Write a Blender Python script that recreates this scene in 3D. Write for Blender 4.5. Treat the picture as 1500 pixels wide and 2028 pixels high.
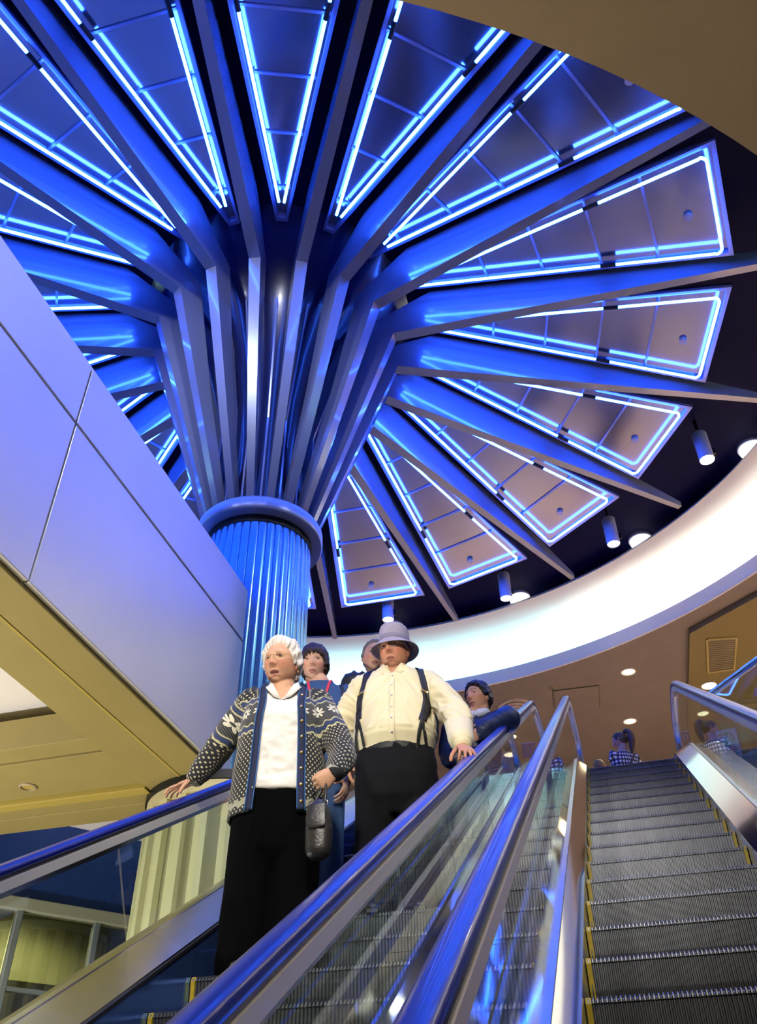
import bpy, bmesh, math, random
import numpy as np
from mathutils import Vector, Matrix, noise

S = bpy.context.scene
C = S.collection
for o in list(bpy.data.objects):
    bpy.data.objects.remove(o)
G = 0.8            # layout units -> metres
PI = math.pi
random.seed(4)
rng = np.random.default_rng(4)

# ------------------------------------------------------------------ camera
YAW, PITCH, ROLL, FPX = 0.2663643, 0.69441378, -0.01335927, 1742.96
cy_, sy_, cp_, sp_ = math.cos(YAW), math.sin(YAW), math.cos(PITCH), math.sin(PITCH)
Fv = Vector((-sy_*cp_, cy_*cp_, sp_)); Rv = Vector((cy_, sy_, 0)); Uv = Rv.cross(Fv)
R2 = Rv*math.cos(ROLL) + Uv*math.sin(ROLL); U2 = -Rv*math.sin(ROLL) + Uv*math.cos(ROLL)
cam = bpy.data.cameras.new('camera'); cam_o = bpy.data.objects.new('camera', cam); C.objects.link(cam_o)
M = Matrix((R2, U2, -Fv)).transposed().to_4x4()
cam_o.matrix_world = M
cam.sensor_fit = 'VERTICAL'; cam.sensor_height = 24.0; cam.lens = FPX/2028*24.0
cam.clip_start = 0.02; cam.clip_end = 200
S.camera = cam_o

# ------------------------------------------------------------------ world and exposure
w = bpy.data.worlds.new('world'); S.world = w; w.use_nodes = True
bgn = w.node_tree.nodes['Background']; bgn.inputs[0].default_value = (0.55, 0.50, 0.45, 1); bgn.inputs[1].default_value = 0.04
S.view_settings.view_transform = 'Standard'; S.view_settings.look = 'None'
S.view_settings.exposure = 0.0; S.view_settings.gamma = 1.0
S.view_settings.use_curve_mapping = False
S.cycles.max_bounces = 6; S.cycles.glossy_bounces = 4; S.cycles.transmission_bounces = 4
S.cycles.transparent_max_bounces = 10; S.cycles.diffuse_bounces = 3
S.cycles.sample_clamp_indirect = 6.0; S.cycles.caustics_reflective = False; S.cycles.caustics_refractive = False

NEON = 50.0        # neon tube radiance
COVE = 150.0        # cove fluorescent tubes
WARM = (1.0, 0.80, 0.52)

# ------------------------------------------------------------------ large lamps (most fittings modelled further down)
def spot(loc, to, watts, col, size=70, blend=.6, rad=.12):
    l = bpy.data.lights.new('spot_lamp', 'SPOT'); l.energy = watts; l.color = col
    l.spot_size = math.radians(size); l.spot_blend = blend; l.shadow_soft_size = rad
    o = bpy.data.objects.new('spot_lamp', l); C.objects.link(o)
    o.location = Vector(loc)*G
    o.rotation_euler = (Vector(to)-Vector(loc)).to_track_quat('-Z', 'Y').to_euler()
    return o
# unseen downlights added behind and above the camera to light riders and steps
FILL_LAMPS = [(-1.9, -.1), (-.5, .5), (1.1, .9), (2.6, 1.9), (.3, -1.6), (-2.4, -2.0)]

# ------------------------------------------------------------------ materials
def mat(name, col, rough=.5, metal=0., spec=.5, coat=0., var=0., vscale=8., bump=0., bscale=60., emit=None, estr=0., trans=0., aniso=0., sheen=0.):
    m = bpy.data.materials.new(name); m.use_nodes = True
    nt = m.node_tree; b = nt.nodes['Principled BSDF']
    b.inputs['Base Color'].default_value = (*col, 1)
    b.inputs['Roughness'].default_value = rough; b.inputs['Metallic'].default_value = metal
    b.inputs['Specular IOR Level'].default_value = spec
    b.inputs['Coat Weight'].default_value = coat; b.inputs['Coat Roughness'].default_value = .06
    if sheen: b.inputs['Sheen Weight'].default_value = sheen
    if trans: b.inputs['Transmission Weight'].default_value = trans
    if emit:
        b.inputs['Emission Color'].default_value = (*emit, 1); b.inputs['Emission Strength'].default_value = estr
    tc = None
    if var or bump:
        tc = nt.nodes.new('ShaderNodeTexCoord')
    if var:
        n = nt.nodes.new('ShaderNodeTexNoise'); n.inputs['Scale'].default_value = vscale; n.inputs['Detail'].default_value = 5
        r = nt.nodes.new('ShaderNodeValToRGB')
        r.color_ramp.elements[0].position = .3; r.color_ramp.elements[1].position = .7
        r.color_ramp.elements[0].color = (*[max(0, c*(1-var)) for c in col], 1)
        r.color_ramp.elements[1].color = (*[min(1, c*(1+var)) for c in col], 1)
        nt.links.new(tc.outputs['Object'], n.inputs['Vector']); nt.links.new(n.outputs['Fac'], r.inputs[0])
        nt.links.new(r.outputs[0], b.inputs['Base Color'])
    if bump:
        n2 = nt.nodes.new('ShaderNodeTexNoise'); n2.inputs['Scale'].default_value = bscale; n2.inputs['Detail'].default_value = 3
        bp = nt.nodes.new('ShaderNodeBump'); bp.inputs['Strength'].default_value = bump; bp.inputs['Distance'].default_value = .01
        nt.links.new(tc.outputs['Object'], n2.inputs['Vector']); nt.links.new(n2.outputs['Fac'], bp.inputs['Height'])
        nt.links.new(bp.outputs[0], b.inputs['Normal'])
    return m

def emis(name, col, s):
    m = bpy.data.materials.new(name); m.use_nodes = True
    nt = m.node_tree; nt.nodes.clear()
    e = nt.nodes.new('ShaderNodeEmission'); e.inputs[0].default_value = (*col, 1); e.inputs[1].default_value = s
    o = nt.nodes.new('ShaderNodeOutputMaterial'); nt.links.new(e.outputs[0], o.inputs[0])
    return m

def glassmat(name, tint, refl=.08):
    # thin architectural pane: clear with a fresnel reflection, slightly tinted
    m = bpy.data.materials.new(name); m.use_nodes = True
    nt = m.node_tree; nt.nodes.clear()
    t = nt.nodes.new('ShaderNodeBsdfTransparent'); t.inputs[0].default_value = (*tint, 1)
    g = nt.nodes.new('ShaderNodeBsdfGlossy'); g.inputs['Roughness'].default_value = .012; g.inputs[0].default_value = (1, 1, 1, 1)
    f = nt.nodes.new('ShaderNodeFresnel'); f.inputs[0].default_value = 1.52
    a = nt.nodes.new('ShaderNodeMath'); a.operation = 'MULTIPLY_ADD'; a.inputs[1].default_value = 1.0; a.inputs[2].default_value = refl
    mx = nt.nodes.new('ShaderNodeMixShader'); o = nt.nodes.new('ShaderNodeOutputMaterial')
    ge = nt.nodes.new('ShaderNodeNewGeometry'); iv = nt.nodes.new('ShaderNodeMath'); iv.operation = 'SUBTRACT'; iv.inputs[0].default_value = 1.0
    mu = nt.nodes.new('ShaderNodeMath'); mu.operation = 'MULTIPLY'
    nt.links.new(ge.outputs['Backfacing'], iv.inputs[1]); nt.links.new(f.outputs[0], a.inputs[0])
    nt.links.new(a.outputs[0], mu.inputs[0]); nt.links.new(iv.outputs[0], mu.inputs[1]); nt.links.new(mu.outputs[0], mx.inputs[0])
    nt.links.new(t.outputs[0], mx.inputs[1]); nt.links.new(g.outputs[0], mx.inputs[2]); nt.links.new(mx.outputs[0], o.inputs[0])
    return m

MT = {}
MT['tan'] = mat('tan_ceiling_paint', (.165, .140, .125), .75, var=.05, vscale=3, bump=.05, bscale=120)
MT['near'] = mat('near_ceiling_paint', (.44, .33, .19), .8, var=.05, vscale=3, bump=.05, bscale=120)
MT['olive'] = mat('beam_paint', (.37, .31, .11), .6, var=.04, vscale=2)
MT['olive_lit'] = mat('beam_lit_tone', (.50, .40, .09), .5)  # lit edge put into the colour: brighter copy of the beam paint
MT['white'] = mat('white_ceiling_paint', (.85, .83, .82), .7)
MT['cove'] = mat('cove_paint', (.88, .90, .88), .55)
MT['cove_band'] = mat('cove_band_paint', (.66, .68, .78), .5)
MT['dome'] = mat('dome_navy_paint', (.001, .002, .040), .6, spec=.10, var=.1)
MT['fascia'] = mat('fascia_metal', (.66, .67, .72), .32, metal=.25, var=.03, vscale=1.5)
MT['seam'] = mat('dark_seam', (.01, .015, .03), .6)
MT['rib'] = mat('rib_paint', (.26, .29, .42), .25, metal=.2, spec=.5, coat=1.0)
MT['core'] = mat('core_paint', (.008, .010, .06), .22, metal=.0, coat=.4)
MT['shaft'] = mat('shaft_metal', (.20, .50, .86), .22, metal=.8)
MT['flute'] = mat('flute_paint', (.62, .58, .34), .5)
MT['flute_dark'] = mat('flute_recess_tone', (.30, .28, .16), .6)  # darker copy of the flute colour, for the core between the flutes
MT['collar'] = mat('collar_paint', (.42, .47, .60), .3, metal=.4)
MT['black'] = mat('black_matt', (.006, .006, .008), .5)
MT['panel'] = mat('polished_panel_metal', (.36, .33, .38), .15, metal=.93, var=.06, vscale=1.2)
MT['frame'] = mat('panel_frame_metal', (.34, .38, .62), .3, metal=.6)
MT['xbar'] = mat('panel_crossbar', (.30, .32, .48), .35, metal=.5)
MT['neon'] = emis('neon_tube_glow', (.023, .110, 1.0), NEON)
MT['cove_tube'] = emis('cove_tube_white', (1.0, .97, .84), COVE)
MT['cove_tube_cool'] = emis('cove_tube_cool', (.45, .95, 1.0), COVE*.5)
MT['lamp_disc'] = emis('lamp_diffuser_glow', (1.0, .86, .55), 2.6)
MT['spot_face'] = emis('spot_lamp_glow', (1.0, .95, .85), 3.0)
MT['spot_hot'] = emis('bright_lamp_glow', (1.0, .90, .66), 60.0)
MT['spot_body'] = mat('spot_body_white', (.55, .56, .72), .4)
MT['steel'] = mat('brushed_steel', (.72, .70, .66), .20, metal=1.0, var=.05, vscale=5)
MT['steel_hi'] = mat('polished_steel', (.80, .78, .72), .055, metal=1.0)
MT['guide'] = mat('satin_steel_guide', (.86, .84, .80), .38, metal=.6)
MT['rail'] = mat('handrail_rubber', (.001, .009, .20), .32, spec=.5, coat=.2)
MT['rail_lip'] = mat('handrail_lip', (.03, .025, .03), .35)
MT['skirt'] = mat('skirt_panel_metal', (.14, .30, .90), .16, metal=.9)
MT['step'] = mat('step_aluminium', (.105, .11, .125), .42, metal=.8, var=.14, vscale=14)
MT['yellow'] = mat('yellow_edge', (.34, .25, .01), .5, var=.2, vscale=30)
MT['glass'] = glassmat('balustrade_glass', (.86, .93, .90), .05)
MT['glass_shop'] = glassmat('shop_glass', (.55, .55, .45), .12)
MT['glass_edge'] = mat('glass_edge', (.12, .10, .05), .3)
MT['bluewall'] = mat('blue_wall_paint', (.012, .055, .30), .6, var=.08)
MT['mullion'] = mat('mullion_metal', (.42, .45, .52), .35, metal=.5)
MT['header'] = mat('header_paint', (.55, .52, .42), .6)
MT['shop_dark'] = mat('shop_interior_dark', (.05, .045, .03), .7)
MT['shop_mid'] = mat('shop_interior_wall', (.42, .40, .24), .7)
MT['floor'] = mat('floor_tile', (.62, .55, .45), .3, var=.06, vscale=3)
MT['floor_up'] = mat('upper_floor_tile', (.70, .55, .42), .3, var=.06, vscale=3)
MT['wall'] = mat('brown_wall_paint', (.42, .32, .22), .8)
MT['grille'] = mat('grille_metal', (.16, .14, .08), .6)
MT['diff'] = mat('diffuser_white', (.50, .42, .33), .5)

# ------------------------------------------------------------------ mesh builder (layout units in, metres out)
class MB:
    def __init__(s): s.v = []; s.f = []
    def add(s, vs, fs):
        k = len(s.v); s.v += [tuple(p) for p in vs]; s.f += [tuple(i+k for i in f) for f in fs]; return s
    def box(s, x0, x1, y0, y1, z0, z1):
        return s.add([(x, y, z) for z in (z0, z1) for y in (y0, y1) for x in (x0, x1)],
                     [(0, 2, 3, 1), (4, 5, 7, 6), (0, 1, 5, 4), (2, 6, 7, 3), (0, 4, 6, 2), (1, 3, 7, 5)])
    def prism(s, poly, z0, z1):
        n = len(poly)
        a = sum(poly[i][0]*poly[(i+1) % n][1]-poly[(i+1) % n][0]*poly[i][1] for i in range(n))
        if a < 0: poly = poly[::-1]
        return s.add([(x, y, z0) for x, y in poly]+[(x, y, z1) for x, y in poly],
                     [tuple(range(n))[::-1], tuple(range(n, 2*n))]+[(i, (i+1) % n, n+(i+1) % n, n+i) for i in range(n)])
    def loft(s, rings, closed=True, caps=True):
        n = len(rings[0]); k = len(s.v)
        for r in rings: s.v += [tuple(p) for p in r]
        m = n if closed else n-1
        for i in range(len(rings)-1):
            for j in range(m):
                a, b = k+i*n+j, k+i*n+(j+1) % n
                s.f.append((a, b, b+n, a+n))
        if caps and closed:
            s.f.append(tuple(range(k, k+n))[::-1]); e = k+(len(rings)-1)*n; s.f.append(tuple(range(e, e+n)))
        return s
    def tube(s, path, r, seg=8, caps=True):
        P = [Vector(p) for p in path]; rings = []; n = None
        for i, p in enumerate(P):
            t = (P[min(i+1, len(P)-1)]-P[max(i-1, 0)]).normalized()
            if n is None:
                n = t.orthogonal().normalized()
            else:
                n = (n-t*n.dot(t)).normalized()
            b = t.cross(n); rr = r[i] if isinstance(r, (list, tuple)) else r
            rings.append([p+(n*math.cos(2*PI*j/seg)+b*math.sin(2*PI*j/seg))*rr for j in range(seg)])
        return s.loft(rings, True, caps)
    def lathe(s, prof, n=64, a0=0., a1=2*PI, c=(0, 0), closed_prof=False):
        full = abs(a1-a0-2*PI) < 1e-6; k = len(s.v); m = len(prof); cnt = n if full else n+1
        for i in range(cnt):
            a = a0+(a1-a0)*i/n
            for r, z in prof: s.v.append((c[0]+r*math.sin(a), c[1]-r*math.cos(a), z))
        q = m if closed_prof else m-1
        for i in range(n):
            i2 = (i+1) % cnt
            for j in range(q):
                j2 = (j+1) % m
                s.f.append((k+i*m+j, k+i*m+j2, k+i2*m+j2, k+i2*m+j))
        if closed_prof and not full:
            s.f.append(tuple(k+j for j in range(m))); s.f.append(tuple(k+n*m+j for j in range(m))[::-1])
        return s
    def sweep(s, prof, path, X=0., closed=True):
        # prof: (lateral, normal) points; path: (y, z) points in the plane X
        rings = []
        for i, (y, z) in enumerate(path):
            y0, z0 = path[max(i-1, 0)]; y1, z1 = path[min(i+1, len(path)-1)]
            L = math.hypot(y1-y0, z1-z0); ty, tz = (y1-y0)/L, (z1-z0)/L
            rings.append([(X+a, y-tz*b, z+ty*b) for a, b in prof])
        return s.loft(rings, closed, closed)
    def mesh(s, name, origin=(0, 0, 0), k=G, smooth=None):
        me = bpy.data.meshes.new(name)
        o = Vector(origin)
        me.from_pydata([((Vector(p)-o)*k) for p in s.v], [], s.f); me.update()
        bm = bmesh.new(); bm.from_mesh(me); bmesh.ops.recalc_face_normals(bm, faces=bm.faces); bm.to_mesh(me); bm.free()
        if smooth is not None:
            me.shade_smooth(); me.set_sharp_from_angle(angle=math.radians(smooth))
        return me

ROOTLOC = {}
def root_of(o):
    while o.parent: o = o.parent
    return o
def link(o, parent=None):
    C.objects.link(o)
    if parent is not None: o.parent = parent
    return o
def obj(name, mb, m, parent=None, smooth=None, bevel=0., k=G, loc=None):
    """one mesh object; vertices given in layout coordinates, stored relative to the thing's origin"""
    org = ROOTLOC.get(root_of(parent).name, (0, 0, 0)) if parent is not None else (loc or (0, 0, 0))
    me = mb.mesh(name, org, k, smooth)
    me.materials.append(MT[m] if isinstance(m, str) else m)
    o = bpy.data.objects.new(name, me); link(o, parent)
    if parent is None and loc: o.location = Vector(loc)*k
    if bevel:
        b = o.modifiers.new('bevel', 'BEVEL'); b.width = bevel*k; b.segments = 2; b.limit_method = 'ANGLE'
    return o
def tag(o, label=None, cat=None, group=None, kind=None):
    if label: o['label'] = label
    if cat: o['category'] = cat
    if group: o['group'] = group
    if kind: o['kind'] = kind
    return o
def thing(name, label, cat, loc=(0, 0, 0), rz=0, group=None):
    o = bpy.data.objects.new(name, None); C.objects.link(o); o.empty_display_size = .2
    o.location = Vector(loc)*G; o.rotation_euler = (0, 0, rz); ROOTLOC[o.name] = tuple(loc)
    return tag(o, label, cat, group)
def struct(name, mb, m, label, parent=None, **kw):
    o = obj(name, mb, m, parent, **kw)
    if parent is None: tag(o, label, 'building part', kind='structure')
    return o
def copy_tree(o, parent=None):
    c = o.copy(); C.objects.link(c); c.parent = parent
    for ch in list(o.children): copy_tree(ch, c)
    return c
# ================================================================== the setting
CX, CY = -3.733, 8.0           # column axis
NR, PH, ST = 18, 0.5478, 2*PI/18
ZL = 4.40                      # upper landing level
ZF = -3.05                     # lower floor level
def polar(a, r, z): return (CX+r*math.sin(a), CY-r*math.cos(a), z)

struct('floor', MB().box(-16, 16, -14, 30, ZF-.2, ZF), 'floor', 'beige tiled floor of the lower level')
struct('floor_upper', MB().prism([(-3.0, 10.95), (1.30, 10.95), (4.6, 6.4), (16, 6.4), (16, 30), (-16, 30), (-16, 12.2), (-3.0, 12.2)], ZL-.45, ZL), 'floor_up',
       'upper floor slab behind the heads of the escalators')
struct('wall_back', MB().box(-16, 16, 29, 29.3, ZF, 11), 'wall', 'brown wall closing the upper floor far behind')
struct('wall_right', MB().box(15.8, 16.1, -14, 29, ZF, 11), 'wall', 'brown side wall right of the hall')
struct('wall_left', MB().box(-16.1, -15.8, -14, 29, ZF, 11), 'wall', 'brown side wall left of the hall')
struct('wall_front', MB().box(-16, 16, -14.3, -14, ZF, 11), 'wall', 'brown wall behind the viewer')
# near soffit with the round opening
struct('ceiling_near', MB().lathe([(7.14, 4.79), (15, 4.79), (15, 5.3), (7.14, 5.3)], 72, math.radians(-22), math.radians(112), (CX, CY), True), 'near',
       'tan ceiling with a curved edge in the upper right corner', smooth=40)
# upper tan ceiling around the round opening
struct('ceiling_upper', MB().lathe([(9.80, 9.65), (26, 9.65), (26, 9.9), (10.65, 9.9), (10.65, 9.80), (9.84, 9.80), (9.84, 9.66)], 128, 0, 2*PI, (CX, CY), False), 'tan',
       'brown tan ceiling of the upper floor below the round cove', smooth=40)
# cove: band, trough, coved surface
struct('trim_1', MB().lathe([(9.80, 9.64), (9.80, 9.945), (9.85, 9.945), (9.85, 9.64)], 160, 0, 2*PI, (CX, CY), True), 'cove_band',
       'pale lilac band along the lower edge of the lit cove', smooth=40)
struct('ceiling_cove', MB().lathe([(8.34, 10.525), (8.75, 10.56), (9.2, 10.565), (9.65, 10.52), (10.05, 10.42), (10.35, 10.26), (10.5, 10.05), (10.54, 9.80),
                                   (10.6, 9.80), (10.58, 10.1), (10.42, 10.34), (10.1, 10.49), (9.65, 10.59), (9.2, 10.635), (8.37, 10.59)], 160, 0, 2*PI, (CX, CY), True), 'cove',
       'bright curved cove ringing the neon ceiling', smooth=50)
struct('ceiling_dome', MB().lathe([(.3, 11.5), (1.9, 11.22), (5.0, 11.0), (8.0, 10.84), (9.1, 10.80), (10.6, 10.75), (10.7, 10.0)], 128, 0, 2*PI, (CX, CY)), 'dome',
       'dark navy ceiling disc behind the neon panels', smooth=40)
# bulkhead at the right with grille
k = 9.52/9.65
struct('ceiling_bulkhead', MB().prism([(2.063*k, 16.79*k), (3.341*k, 15.766*k), (7.5*k, 12.9*k), (9*k, 27.), (1.85*k, 27.)], 9.52, 9.66), mat('bulkhead_paint', (.165, .135, .05), .75),
       'darker olive dropped ceiling at the right with a grille')

# -------------------------------------------------- fluorescent tubes hidden in the cove
for i in range(44):
    a0 = math.radians(68 + i*5.2); a1 = a0+math.radians(4.7)
    am = math.degrees((a0+a1)/2)
    path = [polar(a0+(a1-a0)*q/4, 9.96, 9.875) for q in range(5)]
    warm = 95 < am < 158
    o = obj('cove_tube', MB().tube(path, .022, 6), 'cove_tube' if warm else 'cove_tube_cool', None, smooth=60)
    tag(o, 'fluorescent tube hidden in the cove trough above the upper floor', 'light tube', 'fluorescent tubes hidden in the round cove')

# ================================================================== beam on the left (clad bulkhead) and lower-left ceiling
XB0, XB1 = -4.35, -3.53
ZB, ZS, ZT = 3.44, 4.945, 5.58
bm_ = thing('bulkhead_beam', 'large pale lilac metal clad beam running diagonally at the left', 'beam', (XB1, 2.0, ZB))
obj('core', MB().box(XB0+.04, XB1-.06, -6, 7.52, ZB+.03, ZT-.02), 'seam', bm_)
for (y0, y1) in ((-6.0, -2.01), (-1.99, 1.0-.008), (1.0+.008, 4.02-.008), (4.02+.008, 7.56)):
    obj('lower_panel', MB().box(XB1-.05, XB1, y0, y1, ZB, ZS-.012), 'fascia', bm_, bevel=.006)
    obj('upper_panel', MB().box(XB1-.05, XB1, y0, y1, ZS+.012, ZT), 'fascia', bm_, bevel=.006)
obj('cap', MB().box(XB0+.02, XB1-.005, -6, 7.56, ZT-.02, ZT+.02), 'fascia', bm_)
for (x0, x1) in ((XB0, -3.94), (-3.925, XB1-.052)):
    obj('soffit_board', MB().box(x0, x1, -6, 7.62, ZB-.03, ZB+.03), 'olive', bm_, bevel=.006)
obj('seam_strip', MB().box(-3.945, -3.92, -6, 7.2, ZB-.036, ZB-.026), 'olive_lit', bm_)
obj('back_panel', MB().box(XB0, XB0+.05, -6, 7.5, ZB+.031, ZT-.02), 'olive', bm_)

cb = thing('cross_beam', 'olive painted cross beam under the ceiling left of the fluted column', 'beam', (-7, 7.1, ZB))
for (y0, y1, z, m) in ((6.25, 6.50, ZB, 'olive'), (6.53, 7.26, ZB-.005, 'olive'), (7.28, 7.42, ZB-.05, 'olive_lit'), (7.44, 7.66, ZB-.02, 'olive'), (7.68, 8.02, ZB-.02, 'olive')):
    obj('soffit_board', MB().box(-13, XB0-.003, y0, y1, z, ZB+.3), m, cb, bevel=.008)
struct('ceiling_lower', MB().box(-16, XB0-.002, -14, 11.5, 3.875, 4.0), 'white', 'white ceiling of the lower level beside the diagonal beam')

# blue wall with the shop front at the lower left; local u runs along the wall
Aw = Vector((-6.72, 8.62, 0)); dw = Vector((.6263, .7796, 0)); nw = Vector((.7796, -.6263, 0))   # nw faces the viewer
def wallbox(mb, u0, u1, z0, z1, d0, d1):
    P = [Aw+dw*u+nw*d for d in (d0, d1) for u in (u0, u1)]
    return mb.add([(p.x, p.y, z) for z in (z0, z1) for p in P], [(0, 2, 3, 1), (4, 5, 7, 6), (0, 1, 5, 4), (2, 6, 7, 3), (0, 4, 6, 2), (1, 3, 7, 5)])
struct('wall_shop', wallbox(MB(), -8, 5, 3.0, 3.874, -.15, 0), 'bluewall', 'deep blue painted wall above the shop windows at lower left')
struct('wall_shop_back', wallbox(MB(), -8, 5, ZF, 3.86, -2.3, -2.15), 'shop_mid', 'dim wall inside the shop behind the windows')
struct('wall_shop_base', wallbox(MB(), -8, 5, 1.35, 2.46, -2.14, -1.3), 'shop_dark', 'dark unit inside the shop behind the windows')
sf = thing('window_1', 'metal framed shop window front below the deep blue wall', 'window', (-6.72, 8.62, ZF)); sf['kind'] = 'structure'
obj('header', wallbox(MB(), -8, 5, 2.87, 3.0, -.12, .06), 'header', sf, bevel=.01)
for u in (-2.45, -1.55, -.65, .255, 1.14, 2.03, 2.95, 3.9):
    obj('mullion', wallbox(MB(), u-.035, u+.035, ZF, 2.87, -.08, .03), 'mullion', sf, bevel=.008)
    obj('transom', wallbox(MB(), u+.036, u+.85, 2.085, 2.125, -.07, .025), 'mullion', sf)
    obj('glass_pane', wallbox(MB(), u+.036, u+.85, 2.126, 2.869, -.03, -.022), 'glass_shop', sf)
    obj('glass_pane', wallbox(MB(), u+.036, u+.85, ZF, 2.084, -.03, -.022), 'glass_shop', sf)

ps = Aw+dw*.7-nw*1.1
spot((ps.x, ps.y, 3.6), (ps.x, ps.y, 0), 260, (1, .90, .60), 150, .5)  # unseen lamp added to brighten the shop interior, no fitting modelled
up_l = thing('fill_uplight', 'unseen uplight added to brighten the white lower ceiling', 'lamp', (-8.2, 3.6, ZF))
obj('bowl', MB().lathe([(.04, ZF+1.9), (.28, ZF+2.1), (.30, ZF+2.1), (.06, ZF+1.86)], 32, c=(-8.2, 3.6), closed_prof=True), 'steel', up_l, smooth=40)
obj('pole', MB().tube([(-8.2, 3.6, ZF), (-8.2, 3.6, ZF+1.9)], .03, 12), 'steel', up_l, smooth=60)
obj('base', MB().lathe([(.001, ZF+.04), (.22, ZF+.03), (.24, ZF), (.001, ZF)], 32, c=(-8.2, 3.6)), 'steel', up_l, smooth=40)
spot((-8.2, 3.6, ZF+2.15), (-7.2, 3.8, 3.8), 700, (1, .96, .95), 150, .5)  # added fill from below for the white lower ceiling

def recessed(loc, r, up=.02, name='recessed_downlight', label='', m='lamp_disc', group=None):
    t = thing(name, label, 'ceiling light', loc, group=group)
    x, y, z = loc
    obj('trim_ring', MB().lathe([(r, z+.02), (r*1.18, z+.015), (r*1.2, z-.012), (r*1.02, z-.02), (r*.98, z)], 32, c=(x, y), closed_prof=True), 'diff', t, smooth=40)
    obj('diffuser', MB().lathe([(.001, z-.004), (r*.97, z-.004), (r*.97, z+.01), (.001, z+.01)], 32, c=(x, y)), m, t)
    return t
# ================================================================== mushroom column with ribs
col = thing('mushroom_column', 'tall blue lit column whose ribs fan out like a mushroom across the ceiling', 'column', (CX, CY, ZF))
def radial(mesh_name, mb, m, parent, angles, smooth=None, bevel=0., names=None):
    """copies of one mesh turned about the column axis; mesh given with radius along +X"""
    me = mb.mesh(mesh_name, (0, 0, ROOTLOC[root_of(parent).name][2]), G, smooth); me.materials.append(MT[m])
    out = []
    for a in angles:
        o = bpy.data.objects.new(mesh_name, me); link(o, parent); o.rotation_euler = (0, 0, a-PI/2); out.append(o)
        if bevel:
            b = o.modifiers.new('bevel', 'BEVEL'); b.width = bevel*G; b.segments = 2; b.limit_method = 'ANGLE'
    return out
RA = [PH+i*ST for i in range(NR)]
st = [((.675, 6.84), (.56, 6.88), .046), ((1.25, 8.53), (1.06, 8.62), .062), ((1.82, 10.21), (1.52, 10.55), .080),
      ((2.4, 10.196), (2.4, 11.0), .078), ((4.5, 10.146), (4.5, 10.72), .066), ((6.5, 10.098), (6.5, 10.44), .056), ((7.67, 10.068), (7.67, 10.17), .048)]
rings = [[(o[0], -h, o[1]), (o[0], h, o[1]), (i[0], h, i[1]), (i[0], -h, i[1])] for o, i, h in st]
radial('rib', MB().loft(rings), 'rib', col, RA)
# thin fins running up the core between the ribs
st2 = [((.665, 6.9), (.60, 6.9), .012), ((.70, 8.3), (.62, 8.3), .012), ((1.25, 10.1), (1.0, 10.2), .012)]
radial('fin', MB().loft([[(o[0], -h, o[1]), (o[0], h, o[1]), (i[0], h, i[1]), (i[0], -h, i[1])] for o, i, h in st2]), 'rib', col, [a+ST/2 for a in RA])
obj('core', MB().lathe([(.62, 6.7), (.62, 7.9), (.68, 8.7), (.85, 9.5), (1.10, 10.2), (1.5, 10.8), (1.95, 11.15), (2.1, 11.3)], 72, c=(CX, CY)), 'core', col, smooth=40)
obj('collar', MB().lathe([(.60, 6.70), (.775, 6.70), (.785, 6.72), (.785, 6.86), (.77, 6.885), (.60, 6.885)], 72, c=(CX, CY), closed_prof=True), 'collar', col, smooth=35)
obj('collar_shadow_gap', MB().lathe([(.60, 6.60), (.655, 6.60), (.655, 6.70), (.60, 6.70)], 72, c=(CX, CY), closed_prof=True), 'black', col, smooth=35)
# shaft cladding strips
NS = 40
strip = []
for z in (3.43, 6.62):
    strip.append([(r*math.cos(t), r*math.sin(t), z) for r, t in ((.60, -.0755), (.639, -.0755), (.644, -.069), (.646, 0), (.644, .069), (.639, .0755), (.60, .0755))])
radial('shaft_strip', MB().loft(strip), 'shaft', col, [2*PI*i/NS for i in range(NS)], smooth=50)
obj('shaft_core', MB().lathe([(.61, 3.0), (.61, 6.62)], 48, c=(CX, CY)), 'shaft', col, smooth=50)
# fluted lower part
NF = 22
fl = []
for z in (ZF, 3.24):
    fl.append([(r*math.cos(t), r*math.sin(t), z) for r, t in ((.76, -.075), (.835, -.068), (.845, 0), (.835, .068), (.76, .075))])
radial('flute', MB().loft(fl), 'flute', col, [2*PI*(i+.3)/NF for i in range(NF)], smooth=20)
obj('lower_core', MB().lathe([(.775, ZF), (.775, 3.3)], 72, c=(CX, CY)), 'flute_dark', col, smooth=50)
obj('capital_band', MB().lathe([(.70, 3.24), (.85, 3.24), (.85, 3.34), (.70, 3.34)], 64, c=(CX, CY), closed_prof=True), 'flute', col, smooth=35)
obj('capital_gap', MB().lathe([(.60, 3.345), (.87, 3.345), (.87, 3.43), (.60, 3.43)], 64, c=(CX, CY), closed_prof=True), 'black', col, smooth=35)

# ================================================================== neon panels (one wedge per bay)
ri, hi, zi, ro, ho, zo = 1.92, .078, 11.0, 6.50, .88, 10.16
sl = (zo-zi)/(ro-ri); nl = math.hypot(1, sl); NX, NZ = sl/nl, -1/nl      # downward normal of the tilted board (x, z)
def pp(t, s, d=0.):        # t along 0..1, s lateral -1..1 of half width, d below the board
    r = ri+(ro-ri)*t; h = hi+(ho-hi)*t; z = zi+(zo-zi)*t
    return (r+NX*d*1.0, s*h, z+NZ*d)
def pl(t, y, d=0.):
    r = ri+(ro-ri)*t; z = zi+(zo-zi)*t
    return (r+NX*d, y, z+NZ*d)
def half(t): return hi+(ho-hi)*t
board = MB().loft([[pp(0, -1, 0), pp(0, 1, 0), pp(0, 1, -.05), pp(0, -1, -.05)], [pp(1, -1, 0), pp(1, 1, 0), pp(1, 1, -.05), pp(1, -1, -.05)]])
fw = .055
frames = []
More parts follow.
